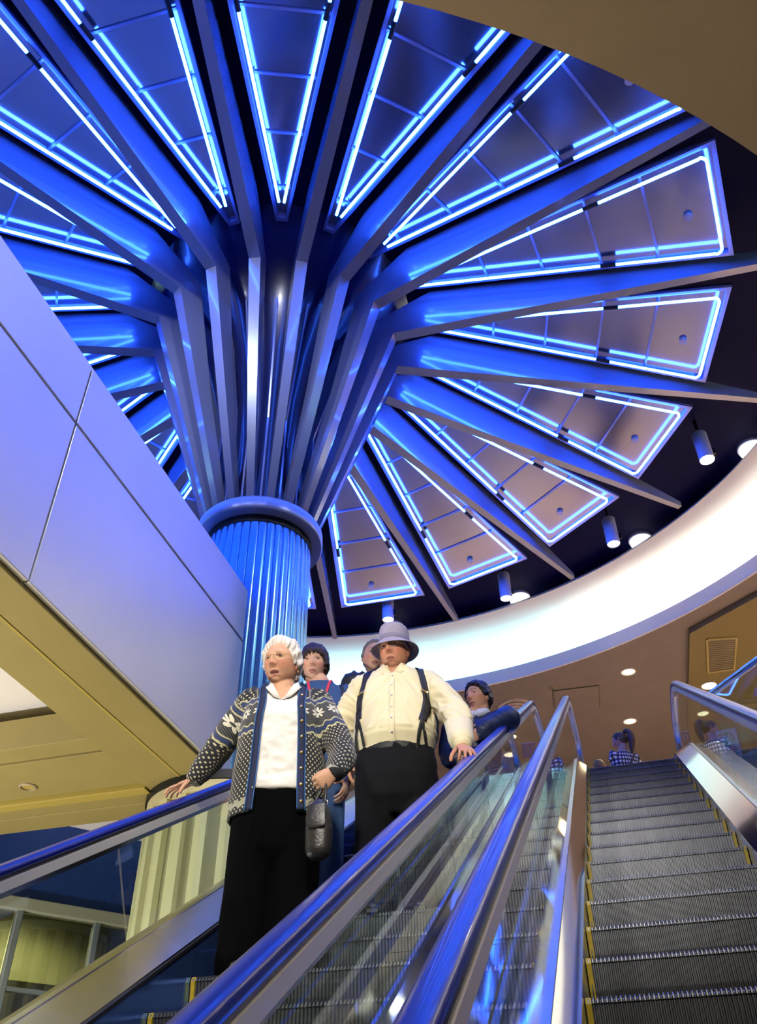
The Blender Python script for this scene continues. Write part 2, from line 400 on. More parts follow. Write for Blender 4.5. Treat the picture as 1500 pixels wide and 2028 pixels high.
for sgn in (-1, 1):
    frames.append(MB().loft([[pl(t, sgn*half(t), -.05), pl(t, sgn*half(t), .055), pl(t, sgn*(half(t)-min(fw, half(t)*.45)), .055), pl(t, sgn*(half(t)-min(fw, half(t)*.45)), -.0)] for t in (0, 1)]))
e = fw/(ro-ri)
frames.append(MB().loft([[pl(1, y, -.05), pl(1, y, .055), pl(1-e, y, .055), pl(1-e, y, 0.)] for y in (-ho+fw, ho-fw)]))
frames.append(MB().loft([[pl(.012, y, 0.), pl(.012, y, .055), pl(0, y, .055), pl(0, y, 0.)] for y in (-hi+.03, hi-.03)]))
bars = []
for t in (.12, .30, .47, .64, .80):
    h = half(t)-.06; e2 = .017/(ro-ri)
    bars.append(MB().loft([[pl(t-e2, y, 0.), pl(t-e2, y, .022), pl(t+e2, y, .022), pl(t+e2, y, 0.)] for y in (-h, h)]))
TD = .125                      # tube stand-off
def leg(sgn, t): return pl(t, sgn*(half(t)-.115 if t > .2 else max(.035, half(t)-.115)), TD)
tpath = []
t0 = .085; t1 = 1-.125/(ro-ri); rc = .09
for q in range(13): tpath.append(leg(-1, t0+(t1-rc/(ro-ri)-t0)*q/12))
yc = half(t1)-.115
for q in range(1, 6):
    a = PI/2*q/6
    tpath.append(pl(t1-(rc-rc*math.sin(a))/(ro-ri), -(yc-rc+rc*math.cos(a)), TD))
tpath.append(pl(t1, -(yc-rc), TD)); tpath.append(pl(t1, 0, TD)); tpath.append(pl(t1, yc-rc, TD))
for q in range(1, 6):
    a = PI/2*q/6
    tpath.append(pl(t1-(rc-rc*math.cos(a))/(ro-ri), (yc-rc+rc*math.sin(a)), TD))
for q in range(13): tpath.append(leg(1, (t1-rc/(ro-ri))+(t0-(t1-rc/(ro-ri)))*q/12))
tubeM = MB().tube(tpath, .020, 8)
PLAB = {
 -9: 'neon panel hidden behind the column shaft at the far side', -8: 'neon panel just left of the column, mostly behind the pale beam', -7: 'neon panel left of the column, lowest one showing over the pale beam',
 -6: 'neon panel second lowest left of the column above the pale beam', -5: 'neon panel whose tips end just above the corner of the pale beam', -4: 'short looking neon panel at far left just above the pale beam',
 -3: 'neon panel running to the left edge below the two long left wedges', -2: 'long neon panel reaching the upper left corner', -1: 'long neon panel at the top, left of the one pointing straight up',
 0: 'narrow neon panel pointing straight up between the two front ribs', 1: 'neon panel at the top right of the front ribs, cut by the near ceiling edge', 2: 'neon panel cut off by the curved edge of the near ceiling at upper right',
 3: 'neon panel at far right with its whole outer end showing, topmost of those', 4: 'neon panel at far right, second of the whole outer ends from the top', 5: 'neon panel above the glaring spotlight at the right',
 6: 'neon panel ending above the third cylinder spotlight from the left', 7: 'neon panel ending above the second cylinder spotlight from the left', 8: 'neon panel ending above the hat, right of the column'}
first = None
for q in range(NR):
    a = PH+(q-.5)*ST
    idx = q if q < 9 else q-18
    if first is None:
        t = thing('neon_panel', PLAB[idx], 'neon light', (CX, CY, 10.5), a-PI/2, 'neon edged ceiling panels between the ribs')
        ROOTLOC[t.name] = (0, 0, 10.5)
        obj('board', board, 'panel', t)
        for f in frames: obj('frame_edge', f, 'frame', t)
        for b in bars: obj('crossbar', b, 'xbar', t)
        obj('neon_tube', tubeM, 'neon', t, smooth=60)
        for sgn in (-1, 1):
            for tt in (.66,):
                c0, c1 = Vector(leg(sgn, tt-.022)), Vector(leg(sgn, tt+.022))
                obj('electrode', MB().tube([c0, c1], .030, 10), 'black', t, smooth=60)
            for tt in (.12, .47, .80):
                c0 = Vector(leg(sgn, tt)); obj('clip', MB().tube([c0+Vector((0, 0, .12)), c0], .010, 6), 'frame', t)
        c0 = Vector(pl(.90, .12, 0)); c1 = Vector(pl(.90, .12, .05))
        obj('sensor', MB().tube([c0, c1], .055, 16), 'diff', t, smooth=40)
        first = t
    else:
        t = copy_tree(first); t.rotation_euler = (0, 0, a-PI/2); t['label'] = PLAB[idx]

# cylinder spotlights hanging at the rim
def cyl_spot(i, label, hot=False):
    a = PH+(i+.5)*ST; x, y, _ = polar(a, 6.95 if i == 7 else 7.25, 0)
    t = thing('cylinder_spotlight', label, 'spotlight', (x, y, 9.95), group='cylinder spotlights hanging at the rim')
    obj('stem', MB().tube([(x, y, 10.5), (x, y, 10.87)], .03, 8), 'black', t)
    obj('housing', MB().lathe([(.118, 9.95), (.122, 9.96), (.122, 10.53), (.11, 10.55), (.001, 10.55)], 28, c=(x, y)), 'spot_body', t, smooth=40)
    obj('lens', MB().lathe([(.001, 9.965), (.112, 9.965)], 28, c=(x, y)), 'spot_hot' if hot else 'spot_face', t)
    tx, ty = math.cos(a), math.sin(a)
    obj('bracket', MB().box(x+.12, x+.165, y-.03, y+.03, 10.05, 10.17), 'black', t)
    x2, y2, _ = polar(a+.03, 8.52, 0)
    u = thing('rim_dome', 'white glowing dome peeping over the cove edge behind the '+label, 'lamp', (x2, y2, 10.70), group='glowing domes behind the cove edge')
    obj('dome', MB().lathe([(.001, 10.62), (.10, 10.63), (.17, 10.66), (.21, 10.70), (.21, 10.80), (.001, 10.80)], 28, c=(x2, y2)), 'spot_face', u, smooth=50)  # bright oval at the cove edge, built as a glowing dome
    obj('ring', MB().lathe([(.21, 10.76), (.235, 10.765), (.235, 10.81), (.21, 10.81)], 28, c=(x2, y2), closed_prof=True), 'spot_body', u, smooth=50)
    if hot: spot((x, y, 9.94), (x-.8, y-1.5, 0), 300, (1, .92, .75), 80)
cyl_spot(4, 'glaring cylinder spotlight farthest right', True)
cyl_spot(5, 'cylinder spotlight third from the left')
cyl_spot(6, 'cylinder spotlight second from the left')
cyl_spot(7, 'cylinder spotlight right above the hat')

# ceiling fittings on the upper floor
LAMPG = 'recessed downlights in the upper ceiling'
recessed((.74, 18.03, 9.65), .145, label='recessed downlight nearest the cove in the brown ceiling', group=LAMPG)
recessed((.63, 20.48, 9.65), .145, label='recessed downlight directly above the ponytail', group=LAMPG)
recessed((.55, 23.3, 9.65), .15, label='recessed downlight low behind the checked shirt', group=LAMPG)
recessed((2.3, 20.3, 9.52), .13, label='recessed downlight beside the newel of the right handrail', group=LAMPG)
recessed((2.46*k, 19.19*k, 9.52), .15, label='bright recessed downlight beside the grille', m='spot_hot', group=LAMPG)
for (x, y) in ((-1.6, 21.5), (-3.5, 19.5), (4.5, 22), (-6, 22)):
    recessed((x, y, 9.65), .15, label='recessed downlight over the far upper floor', group=LAMPG+', far')
t = thing('ceiling_diffuser', 'large round ceiling air diffuser behind the newel of the centre handrail', 'vent', (-1.92, 18.95, 9.65))
for i, (r0, r1, z0) in enumerate(((.30, .40, 9.60), (.20, .275, 9.57), (.09, .165, 9.55))):
    obj('ring', MB().lathe([(r0, z0+.03), (r1, z0), (r1+.02, z0+.045), (r0+.02, z0+.07)], 48, c=(-1.92, 18.95), closed_prof=True), 'diff', t, smooth=40)
obj('throat', MB().lathe([(.001, 9.645), (.30, 9.645)], 40, c=(-1.92, 18.95)), 'black', t)
obj('centre_cone', MB().lathe([(.001, 9.53), (.06, 9.55), (.07, 9.60), (.001, 9.64)], 32, c=(-1.92, 18.95)), 'diff', t, smooth=40)
t = thing('access_panel', 'square access panel outlined in the brown ceiling beside the sprinkler', 'panel', (-.5, 18.9, 9.65))
obj('leaf', MB().prism([(-.95, 18.43), (.04, 18.46), (-.02, 19.44), (-1.01, 19.22)], 9.63, 9.66), 'tan', t)
for A, B in (((-.97, 18.42), (.06, 18.45)), ((-.97, 18.42), (-1.03, 19.22)), ((.06, 18.45), (0, 19.45))):
    obj('frame_edge', MB().tube([(*A, 9.63), (*B, 9.63)], .012, 6), 'grille', t)
t = thing('sprinkler', 'small sprinkler rose in the brown ceiling beside the access panel', 'sprinkler', (-.956, 18.28, 9.65))
obj('rose', MB().lathe([(.001, 9.61), (.05, 9.615), (.085, 9.645), (.085, 9.655)], 20, c=(-.956, 18.28)), 'grille', t, smooth=40)
obj('stem', MB().tube([(-.956, 18.28, 9.61), (-.956, 18.28, 9.57)], .018, 8), 'grille', t)
t = thing('ceiling_grille', 'rectangular dark ventilation grille in the olive dropped ceiling', 'grille', (2.68, 17.6, 9.52))
gz = 9.505
gp = [(2.40*k, 17.10*k), (3.0*k, 17.2*k), (2.99*k, 18.55*k), (2.44*k, 18.55*k)]
obj('backing', MB().prism(gp, gz, 9.53), 'grille', t)
for i in range(17):
    f = (i+.5)/17
    a = Vector((*gp[0], gz)).lerp(Vector((*gp[3], gz)), f); b = Vector((*gp[1], gz)).lerp(Vector((*gp[2], gz)), f)
    obj('slat', MB().tube([a, b], .016, 4), 'grille', t)
for i in range(4):
    obj('frame_edge', MB().tube([(*gp[i], gz), (*gp[(i+1) % 4], gz)], .025, 6), 'olive', t)
for i in (-3, -2, -1, 0, 1):
    a = PH+(i+.5)*ST; x, y, _ = polar(a, 7.25, 0)
    t = thing('cylinder_spotlight', 'unseen cylinder spotlight on the near rim', 'spotlight', (x, y, 9.95), group='unseen cylinder spotlights on the near rim')
    obj('housing', MB().lathe([(.118, 9.95), (.122, 9.96), (.122, 10.53), (.11, 10.55), (.001, 10.55)], 28, c=(x, y)), 'spot_body', t, smooth=40)
    obj('stem', MB().tube([(x, y, 10.5), (x, y, 10.87)], .03, 8), 'black', t)
    obj('lens', MB().lathe([(.001, 9.965), (.112, 9.965)], 28, c=(x, y)), 'spot_face', t)
    if i < 0: spot((x, y, 9.93), (CX, CY-1.0, 9.0), 420, (.92, .95, 1.0), 40, .9)
    else: spot((x, y, 9.93), (XB1, 3.2+1.6*i, 4.2), 420, (1, .98, .94), 62, .9)  # unseen, added to whiten the pale beam's fascia
recessed((-5.45, 7.0, ZB-.005), .07, label='small round fitting under the olive cross beam at left', m='olive_lit')

# unseen downlights added in the near soffit and lower ceiling: fittings and lamps
for i, (x, y) in enumerate(FILL_LAMPS):
    recessed((x, y, 4.785), .16, label='unseen fill downlight added in the near tan ceiling over the escalator foot', group='added fill downlights over the escalator foot')
    if i in (0, 1, 4): spot((x, y, 4.74), (-1.6, 5.2, 2.3), 620, (1, .93, .82), 58, .9)
    else: spot((x, y, 4.74), (x-.2, y+1.2, 0), 240, (1, .84, .56), 105, .8)
for i, (x, y) in enumerate(((-6.2, 3.2), (-6.2, .2), (-9, 5), (-9, 1), (-8.5, 7.0))):
    recessed((x, y, 3.87 if y < 6 else ZB-.01), .15, label='unseen downlight added in the white lower ceiling', group='added downlights in the white lower ceiling')
    spot((x, y, 3.38), (x, y, 0), 500, (1, .88, .55), 140, .5)  # added so the floor bounces warm light up onto the beams
for (x, y) in ((5.6, 13.4), (7.6, 10.2), (7.8, 14.5), (4.4, 16.4), (10.5, 12.2)):
    recessed((x, y, 9.65 if (x, y) == (7.6, 10.2) else 9.52), .15, label='unseen downlight added over the right part of the upper floor', group='added downlights over the right upper floor')
    spot((x, y, 9.42), (x, y, 0), 2000, (1, .78, .56), 52, .3)  # added warm floor pools for the neon panels to reflect
for (x, y) in ((.7, 18), (.6, 20.5), (-3.5, 19.5), (4.5, 22), (-6, 22), (2.4, 19)):
    spot((x, y, 9.48), (x, y, 0), 420, (1, .82, .62), 110, .6)
# ================================================================== escalators
TAN = math.tan(PI/6); H0 = -1.584
RT = 1.6; YT = (ZL-H0)/TAN; TT = RT*math.tan(PI/12); YA = YT-TT*math.cos(PI/6); YB = YT+TT
def slope_z(y):
    if y <= YA: return H0+TAN*y
    if y >= YB: return ZL
    return ZL-RT+math.sqrt(max(0, RT*RT-(YB-y)**2))
def esc_path(hr, y0, y1, n_arc=10):
    ys = [y0]
    if y0 < YA: ys += [YA+(YB-YA)*q/n_arc for q in range(n_arc+1)]
    ys.append(y1)
    return [(y, slope_z(y)+hr) for y in ys]
YBOT = -2.3; YNEWEL = 11.35
def rail_path(top=.95, r=.37):
    p = esc_path(top, YBOT, YNEWEL)
    zc = ZL+top-r
    p += [(YNEWEL+r*math.sin(PI*q/12), zc+r*math.cos(PI*q/12)) for q in range(1, 13)]
    return p
def railprof(w, t, b0):
    return [(w*.5*c, b0+t*.5*s_) for c, s_ in ((-.72, -1), (-1, -.7), (-1, .2), (-.8, .75), (-.4, 1), (.4, 1), (.8, .75), (1, .2), (1, -.7), (.72, -1))]
def boxprof(x0, x1, b0, b1): return [(x0, b0), (x1, b0), (x1, b1), (x0, b1)]
def glass_panels(t, X, label=None):
    # panes standing square to the slope
    cs, sn = math.cos(PI/6), math.sin(PI/6)
    Ls = (YA-YBOT)/cs; n = 9
    def pt(s, h): return (YBOT+s*cs-h*sn, slope_z(YBOT)+s*sn+h*cs)
    b, h = .10, .755
    for j in range(n):
        s0, s1 = Ls*j/n+.006, Ls*(j+1)/n-.006
        q = [pt(s0, b), pt(s1, b), pt(s1, h), pt(s0, h)]
        mb = MB().loft([[(X-.006, y, z) for y, z in q], [(X+.006, y, z) for y, z in q]])
        obj('glass_panel', mb, 'glass', t)
    # head panel with rounded end
    low = [(pt(Ls+.006, b))]+[(y, z) for y, z in esc_path(.115, YA+.15, YNEWEL, 8) if y > YA+.1]
    up = [p for p in rail_path(.86, .33) if p[0] > YA-.3][::-1]
    low = [p for p in low]; up = up+[pt(Ls+.006, h)]
    poly = low+up
    mb = MB().loft([[(X-.006, y, z) for y, z in poly], [(X+.006, y, z) for y, z in poly]])
    obj('glass_panel', mb, 'glass', t)
def rail_set(t, X, side):
    """handrail, its steel guide and the lip beneath; side=+1 when the camera side is +X"""
    obj('handrail', MB().sweep(railprof(.082, .045, 0), rail_path(.93), X), 'rail', t, smooth=60)
    obj('rail_gap', MB().sweep(boxprof(-.026, .026, -.018, .0), rail_path(.905, .35), X), 'rail_lip', t)
    obj('rail_guide', MB().sweep(boxprof(-.040, .040, -.046, -.002), rail_path(.888, .34), X), 'guide', t)
    obj('rail_base', MB().sweep(boxprof(-.020, .020, -.030, .0), rail_path(.838, .32), X), 'steel', t)
# one step mesh per escalator: cleated tread, nosing and riser
def step_mesh(wd, name, pitch=.0182):
    n = int(wd/pitch); xs = []
    for i in range(n):
        x = -wd/2+i*wd/n; p = wd/n
        xs += [(x, 0), (x+p*.18, 1), (x+p*.50, 1), (x+p*.68, 0)]
    xs.append((wd/2, 0))
    path = [((.42, -.002), (0, 1)), ((.016, -.002), (0, 1)), ((.0, -.010), (-.7, .7)), ((.0, -.018), (-1, 0)), ((.006, -.022), (-1, 0)), ((.010, -.13), (-1, 0)), ((.024, -.2), (-1, 0)), ((.05, -.27), (-1, 0))]
    rings = [[(x, y+ny*.010*d, z+nz*.010*d) for x, d in xs] for (y, z), (ny, nz) in path]
    return MB().loft(rings, closed=False)
def edge_mesh(x0, x1):
    prof = [(.41, .004), (.0, .004), (-.010, -.02), (.002, -.13), (.012, -.2), (.036, -.262), (.06, -.262), (.03, -.05), (.41, -.02)]
    return MB().loft([[(x, y, z) for y, z in prof] for x in (x0, x1)])
def steps(t, xc, wd, y0, run):
    me = step_mesh(wd-.012, 'step').mesh('step', k=G); me.materials.append(MT['step'])
    el = edge_mesh(-wd/2, -wd/2+.022).mesh('yellow_edge', k=G); el.materials.append(MT['yellow'])
    er = edge_mesh(wd/2-.022, wd/2).mesh('yellow_edge', k=G); er.materials.append(MT['yellow'])
    org = Vector(ROOTLOC[t.name]); y = y0
    while y < YB-.05:
        o = bpy.data.objects.new('step', me); link(o, t); o.location = (Vector((xc, y, slope_z(y)))-org)*G
        for m2 in (el, er):
            q = bpy.data.objects.new('yellow_edge', m2); link(q, o)
        y += run*(1.0)
def combplate(t, x0, x1):
    obj('comb_plate', MB().box(x0, x1, YB-.02, 11.3, ZL-.06, ZL+.004), 'steel', t)
    mb = MB()
    n = int((x1-x0)/.036)
    for i in range(n):
        x = x0+(i+.5)*(x1-x0)/n; mb.box(x-.006, x+.006, YB-.10, YB-.02, ZL-.02, ZL+.003)
    o = obj('comb_teeth', mb, 'yellow', t); o['kind'] = 'stuff'

up = thing('escalator', 'ascending escalator with empty ribbed steps on the right', 'escalator', (.23, 0, ZF))
UX0, UX1 = -.27, .73
UL, UR = -.385, .925
P0 = esc_path(0, YBOT, 11.2)
steps(up, (UX0+UX1)/2, UX1-UX0, 4.04-.404*15, .404)
combplate(up, UX0, UX1)
obj('truss', MB().sweep(boxprof(UX0-.08, UX1+.2, -.9, -.30), P0, 0), 'seam', up)
obj('skirt_panel', MB().sweep([(UX0-.012, -.28), (UX0-.004, -.28), (UX0-.004, .035), (UX0-.012, .035)], P0), 'skirt', up)
obj('skirt_panel', MB().sweep([(UX1+.004, -.28), (UX1+.012, -.28), (UX1+.012, .035), (UX1+.004, .035)], P0), 'skirt', up)
PD = esc_path(0, YBOT, 11.25)
obj('inner_deck', MB().sweep([(UX0-.002, .036), (UX0-.002, .05), (UL+.022, .115), (UL+.022, .06), (UX0-.03, .02)], PD), 'steel_hi', up)
obj('inner_deck', MB().sweep([(UX1+.002, .036), (UX1+.002, .05), (UR-.022, .135), (UR-.022, .06), (UX1+.03, .02)], PD), 'steel_hi', up)
obj('glass_clamp', MB().sweep(boxprof(-.022, .022, .06, .130), PD, UL), 'steel', up)
obj('glass_clamp', MB().sweep(boxprof(-.022, .022, .06, .145), PD, UR), 'steel', up)
obj('outer_deck', MB().sweep([(UR+.022, .06), (UR+.022, .135), (UR+.30, .12), (UR+.30, -.6), (UR+.26, -.6), (UR+.26, .06)], PD), 'steel', up)
glass_panels(up, UL); glass_panels(up, UR)
rail_set(up, UL, 1); rail_set(up, UR, -1)

dn = thing('escalator', 'descending escalator carrying the group of riders on the left', 'escalator', (-1.65, 0, ZF))
DX0, DX1 = -2.29, -1.0
DL, DR = -2.60, -.825
steps(dn, (DX0+DX1)/2, DX1-DX0, 4.6-.4*17, .4)
combplate(dn, DX0, DX1)
obj('truss', MB().sweep(boxprof(DX0-.3, DX1+.15, -.9, -.30), P0, 0), 'seam', dn)
obj('skirt_panel', MB().sweep([(DX0-.012, -.28), (DX0-.004, -.28), (DX0-.004, .135), (DX0-.012, .135)], P0), 'skirt', dn)
obj('skirt_panel', MB().sweep([(DX1+.004, -.28), (DX1+.012, -.28), (DX1+.012, .135), (DX1+.004, .135)], P0), 'skirt', dn)
obj('deck_joint', MB().sweep([(DX0-.03, .12), (DX0+.002, .14), (DX0+.002, .155), (DX0-.04, .16)], PD), 'black', dn)
obj('inner_deck', MB().sweep([(DX0-.006, .155), (DX0-.006, .168), (DL+.022, .20), (DL+.022, .10), (DX0-.03, .10)], PD), 'steel', dn)
obj('inner_deck', MB().sweep([(DX1+.006, .135), (DX1+.006, .15), (DR-.022, .18), (DR-.022, .10), (DX1+.03, .10)], PD), 'steel', dn)
obj('glass_clamp', MB().sweep(boxprof(-.022, .022, .08, .205), PD, DL), 'steel', dn)
obj('glass_clamp', MB().sweep(boxprof(-.022, .022, .08, .145), PD, DR), 'steel', dn)
obj('outer_deck', MB().sweep([(DL-.022, .08), (DL-.022, .18), (DL-.16, .16), (DL-.16, -.8), (DL-.12, -.8), (DL-.12, .08)], PD), 'steel', dn)
glass_panels(dn, DL); glass_panels(dn, DR)
rail_set(dn, DL, 1); rail_set(dn, DR, 1)
cd = thing('centre_deck', 'polished steel deck between the two escalators', 'deck', (-.6, 4, .8))
Ls = (11.25-YBOT)
for j in range(6):
    ya, yb = YBOT+Ls*j/6+.004, YBOT+Ls*(j+1)/6-.004
    pth = [(y, slope_z(y)) for y in np.linspace(ya, yb, 9)]
    obj('deck_plate', MB().sweep([(DR+.024, .03), (DR+.024, .085), (UL-.024, .085), (UL-.024, .03)], pth), 'steel_hi', cd)
    obj('deck_bead', MB().sweep([(-.60, .086), (-.60, .10), (-.585, .105), (-.57, .10), (-.57, .086)], pth), 'steel', cd)

# ================================================================== upper floor guard at the right
gd = thing('guard_rail', 'glass guard with a round steel top rail at the upper right', 'railing', (1.7, 10.4, ZL))
g0, g1 = Vector((1.36, 10.86, 0)), Vector((4.5, 6.55, 0))
obj('top_rail', MB().tube([(g0.x, g0.y, 5.32), (g1.x, g1.y, 5.32)], .045, 14), 'steel_hi', gd, smooth=60)
for j in range(4):
    a, b = g0.lerp(g1, j/4+.004), g0.lerp(g1, (j+1)/4-.004)
    nn = Vector((b.y-a.y, a.x-b.x, 0)).normalized()*.006
    obj('glass_panel', MB().loft([[(a.x+nn.x, a.y+nn.y, ZL-.2), (b.x+nn.x, b.y+nn.y, ZL-.2), (b.x+nn.x, b.y+nn.y, 5.28), (a.x+nn.x, a.y+nn.y, 5.28)],
                                  [(a.x-nn.x, a.y-nn.y, ZL-.2), (b.x-nn.x, b.y-nn.y, ZL-.2), (b.x-nn.x, b.y-nn.y, 5.28), (a.x-nn.x, a.y-nn.y, 5.28)]]), 'glass', gd)
    c = g0.lerp(g1, (j+1)/4)
    obj('post', MB().tube([(c.x, c.y, ZL-.2), (c.x, c.y, 5.3)], .025, 10), 'steel', gd)
# ================================================================== people (metres, local frame: facing -Y, feet at z = 0)
def ellip(c, r, R=None, nu=20, nv=14):
    vs = []; fs = []
    for i in range(nv+1):
        ph = PI*i/nv
        for j in range(nu):
            th = 2*PI*j/nu
            p = Vector((r[0]*math.sin(ph)*math.cos(th), r[1]*math.sin(ph)*math.sin(th), r[2]*math.cos(ph)))
            if R is not None: p = R @ p
            vs.append(p+Vector(c))
    for i in range(nv):
        for j in range(nu):
            a, b = i*nu+j, i*nu+(j+1) % nu
            fs.append((a, a+nu, b+nu, b))
    return vs, fs
def limb(pts, rad, seg=14, ref=(1, 0, 0)):
    """closed tube with rounded ends; rad entries are r or (r along ref, r across)"""
    P = [Vector(p) for p in pts]; rr = [(r, r) if not isinstance(r, (tuple, list)) else tuple(r) for r in rad]
    rings = []
    def frame(i):
        t = (P[min(i+1, len(P)-1)]-P[max(i-1, 0)]).normalized()
        n = Vector(ref); n = n-t*n.dot(t)
        if n.length < .2: n = Vector((0, 1, 0)); n = n-t*n.dot(t)
        n.normalize(); return t, n, t.cross(n)
    def ring(c, n, b, a, e): return [c+n*(a*math.cos(2*PI*j/seg))+b*(e*math.sin(2*PI*j/seg)) for j in range(seg)]
    t, n, b = frame(0); a, e = rr[0]; d = min(a, e)
    for q in (80, 55, 28): k_ = math.radians(q); rings.append(ring(P[0]-t*d*math.sin(k_), n, b, a*math.cos(k_), e*math.cos(k_)))
    for i in range(len(P)):
        t, n, b = frame(i); rings.append(ring(P[i], n, b, *rr[i]))
    t, n, b = frame(len(P)-1); a, e = rr[-1]; d = min(a, e)
    for q in (28, 55, 80): k_ = math.radians(q); rings.append(ring(P[-1]+t*d*math.sin(k_), n, b, a*math.cos(k_), e*math.cos(k_)))
    m = MB().loft(rings); return [Vector(v) for v in m.v], m.f
def smooth_pts(pts, rad, n=4):
    P = [Vector(p) for p in pts]; out = []; ro = []
    R_ = [(r, r) if not isinstance(r, (tuple, list)) else tuple(r) for r in rad]
    for i in range(len(P)-1):
        p0, p1, p2, p3 = P[max(i-1, 0)], P[i], P[i+1], P[min(i+2, len(P)-1)]
        for q in range(n):
            t = q/n
            out.append(.5*((2*p1)+(p2-p0)*t+(2*p0-5*p1+4*p2-p3)*t*t+(-p0+3*p1-3*p2+p3)*t**3))
            ro.append((R_[i][0]*(1-t)+R_[i+1][0]*t, R_[i][1]*(1-t)+R_[i+1][1]*t))
    out.append(P[-1]); ro.append(R_[-1]); return out, ro
def slimb(pts, rad, n=4, **kw):
    a, b = smooth_pts(pts, rad, n); return limb(a, b, **kw)
def raw_mesh(parts, name='part'):
    m = MB()
    for vs, fs in parts: m.add(vs, fs)
    return m.mesh(name, k=1.0)
def fuse(parts, voxel=.008, sm=4, name='part'):
    me = raw_mesh(parts, name); o = bpy.data.objects.new('fuse_tmp', me); C.objects.link(o)
    r = o.modifiers.new('r', 'REMESH'); r.mode = 'VOXEL'; r.voxel_size = voxel
    if sm:
        s_ = o.modifiers.new('s', 'SMOOTH'); s_.factor = .5; s_.iterations = sm
    dg = bpy.context.evaluated_depsgraph_get()
    me2 = bpy.data.meshes.new_from_object(o.evaluated_get(dg)); me2.name = name
    bpy.data.objects.remove(o); bpy.data.meshes.remove(me)
    return me2
def coords(me):
    a = np.empty(len(me.vertices)*3); me.vertices.foreach_get('co', a); return a.reshape(-1, 3)
def setco(me, a): me.vertices.foreach_set('co', np.ascontiguousarray(a).ravel()); me.update()
def folds(me, amp, fn, seed=0):
    """cloth creases: displace along the normal; fn(p) -> (noise coordinate, weight)"""
    nrm = np.empty(len(me.vertices)*3); me.vertices.foreach_get('normal', nrm); nrm = nrm.reshape(-1, 3)
    co = coords(me); d = np.zeros(len(co))
    for i, p in enumerate(co):
        q, w_ = fn(p)
        if w_:
            v = noise.noise(Vector((q[0]+seed, q[1], q[2])))
            v2 = 1-abs(noise.noise(Vector((q[0]*1.7+seed+9, q[1]*1.7, q[2]*1.7))))*2
            d[i] = amp*w_*(v*.6+v2*.5)
    setco(me, co+nrm*d[:, None])
def cut(me, keep):
    bm = bmesh.new(); bm.from_mesh(me)
    kill = [f for f in bm.faces if not keep(f.calc_center_median())]
    bmesh.ops.delete(bm, geom=kill, context='FACES'); bm.to_mesh(me); bm.free(); return me
def merge_mesh(a, b):
    bm = bmesh.new(); bm.from_mesh(a); bm.from_mesh(b); bm.to_mesh(a); bm.free(); bpy.data.meshes.remove(b); return a
def pobj(name, me, m, parent, smooth=True, solid=0., sub=0):
    if isinstance(me, MB): me = me.mesh(name, k=1.0)
    me.name = name
    if m is not None: me.materials.append(MT[m] if isinstance(m, str) else m)
    if smooth: me.shade_smooth()
    o = bpy.data.objects.new(name, me); link(o, parent)
    if solid:
        s_ = o.modifiers.new('thick', 'SOLIDIFY'); s_.thickness = solid; s_.offset = -1
    if sub:
        s_ = o.modifiers.new('sub', 'SUBSURF'); s_.levels = sub; s_.render_levels = sub
    return o
def sstep(a, b, x): t = min(1, max(0, (x-a)/(b-a))); return t*t*(3-2*t)

# ---- heads
def head_pt(d, F, feat=True):
    x, y, z = .0745*d.x, .097*d.y, .1125*d.z
    j = max(0, -z/.1125)
    x *= 1-F.get('jaw', .30)*j**1.6
    x *= 1+F.get('jowl', 0)*math.exp(-((z+.072)/.03)**2)
    if y > 0: y *= 1-.50*j
    else: y *= 1-.10*j**2
    if feat and d.y < .25:
        w_ = sstep(.25, -.25, d.y); ax = abs(x); f = 0.
        nl_ = F.get('nose', 1.0)
        if z < .014:
            t = min(1, (.014-z)/.054); am = (.003+.021*t)*nl_; sg = .0075+.0065*t
            if z < -.040: am *= math.exp(-((z+.040)/.008)**2)
            f += am*math.exp(-(x/sg)**2)
            f += .006*nl_*math.exp(-((ax-.013)/.006)**2-((z+.037)/.008)**2)
        f += .0065*math.exp(-((z-.023)/.008)**2)*math.exp(-((ax-.030)/.020)**2)
        f -= .0125*math.exp(-((ax-.031)/.0145)**2-((z-.001)/.0105)**2)
        f += .0045*math.exp(-((ax-.031)/.014)**2-((z-.0115)/.0035)**2)
        f += .005*F.get('cheek', 1)*math.exp(-((ax-.042)/.018)**2-((z+.030)/.018)**2)
        op = F.get('open', 0)
        f += .0065*math.exp(-((z+.0655-.002*op)/.0045)**2)*math.exp(-(x/.021)**2)
        f += .0070*math.exp(-((z+.0775+.003*op)/.0050)**2)*math.exp(-(x/.019)**2)
        f -= (.0050+.012*op)*math.exp(-((z+.0712)/(.0022+.0035*op))**2)*math.exp(-(x/.019)**2)
        f -= .003*math.exp(-((z+.088)/.005)**2)*math.exp(-(x/.018)**2)
        f += .0075*math.exp(-((z+.103)/.013)**2)*math.exp(-(x/.020)**2)
        f -= F.get('crease', 0)*.004*math.exp(-((ax-.026-(-.045-z)*.35)/.0035)**2)*sstep(-.03, -.04, z)*sstep(-.09, -.07, z)
        y -= f*w_
    return Vector((x, y, z))
def sphere_dirs(nu, nv):
    D = []
    for i in range(nv+1):
        ph = PI*i/nv
        for j in range(nu): D.append(Vector((math.sin(ph)*math.sin(2*PI*j/nu), -math.sin(ph)*math.cos(2*PI*j/nu), math.cos(ph))))
    fs = []
    for i in range(nv):
        for j in range(nu):
            a, b = i*nu+j, i*nu+(j+1) % nu; fs.append((a, a+nu, b+nu, b))
    return D, fs
HD, HF = sphere_dirs(110, 100)
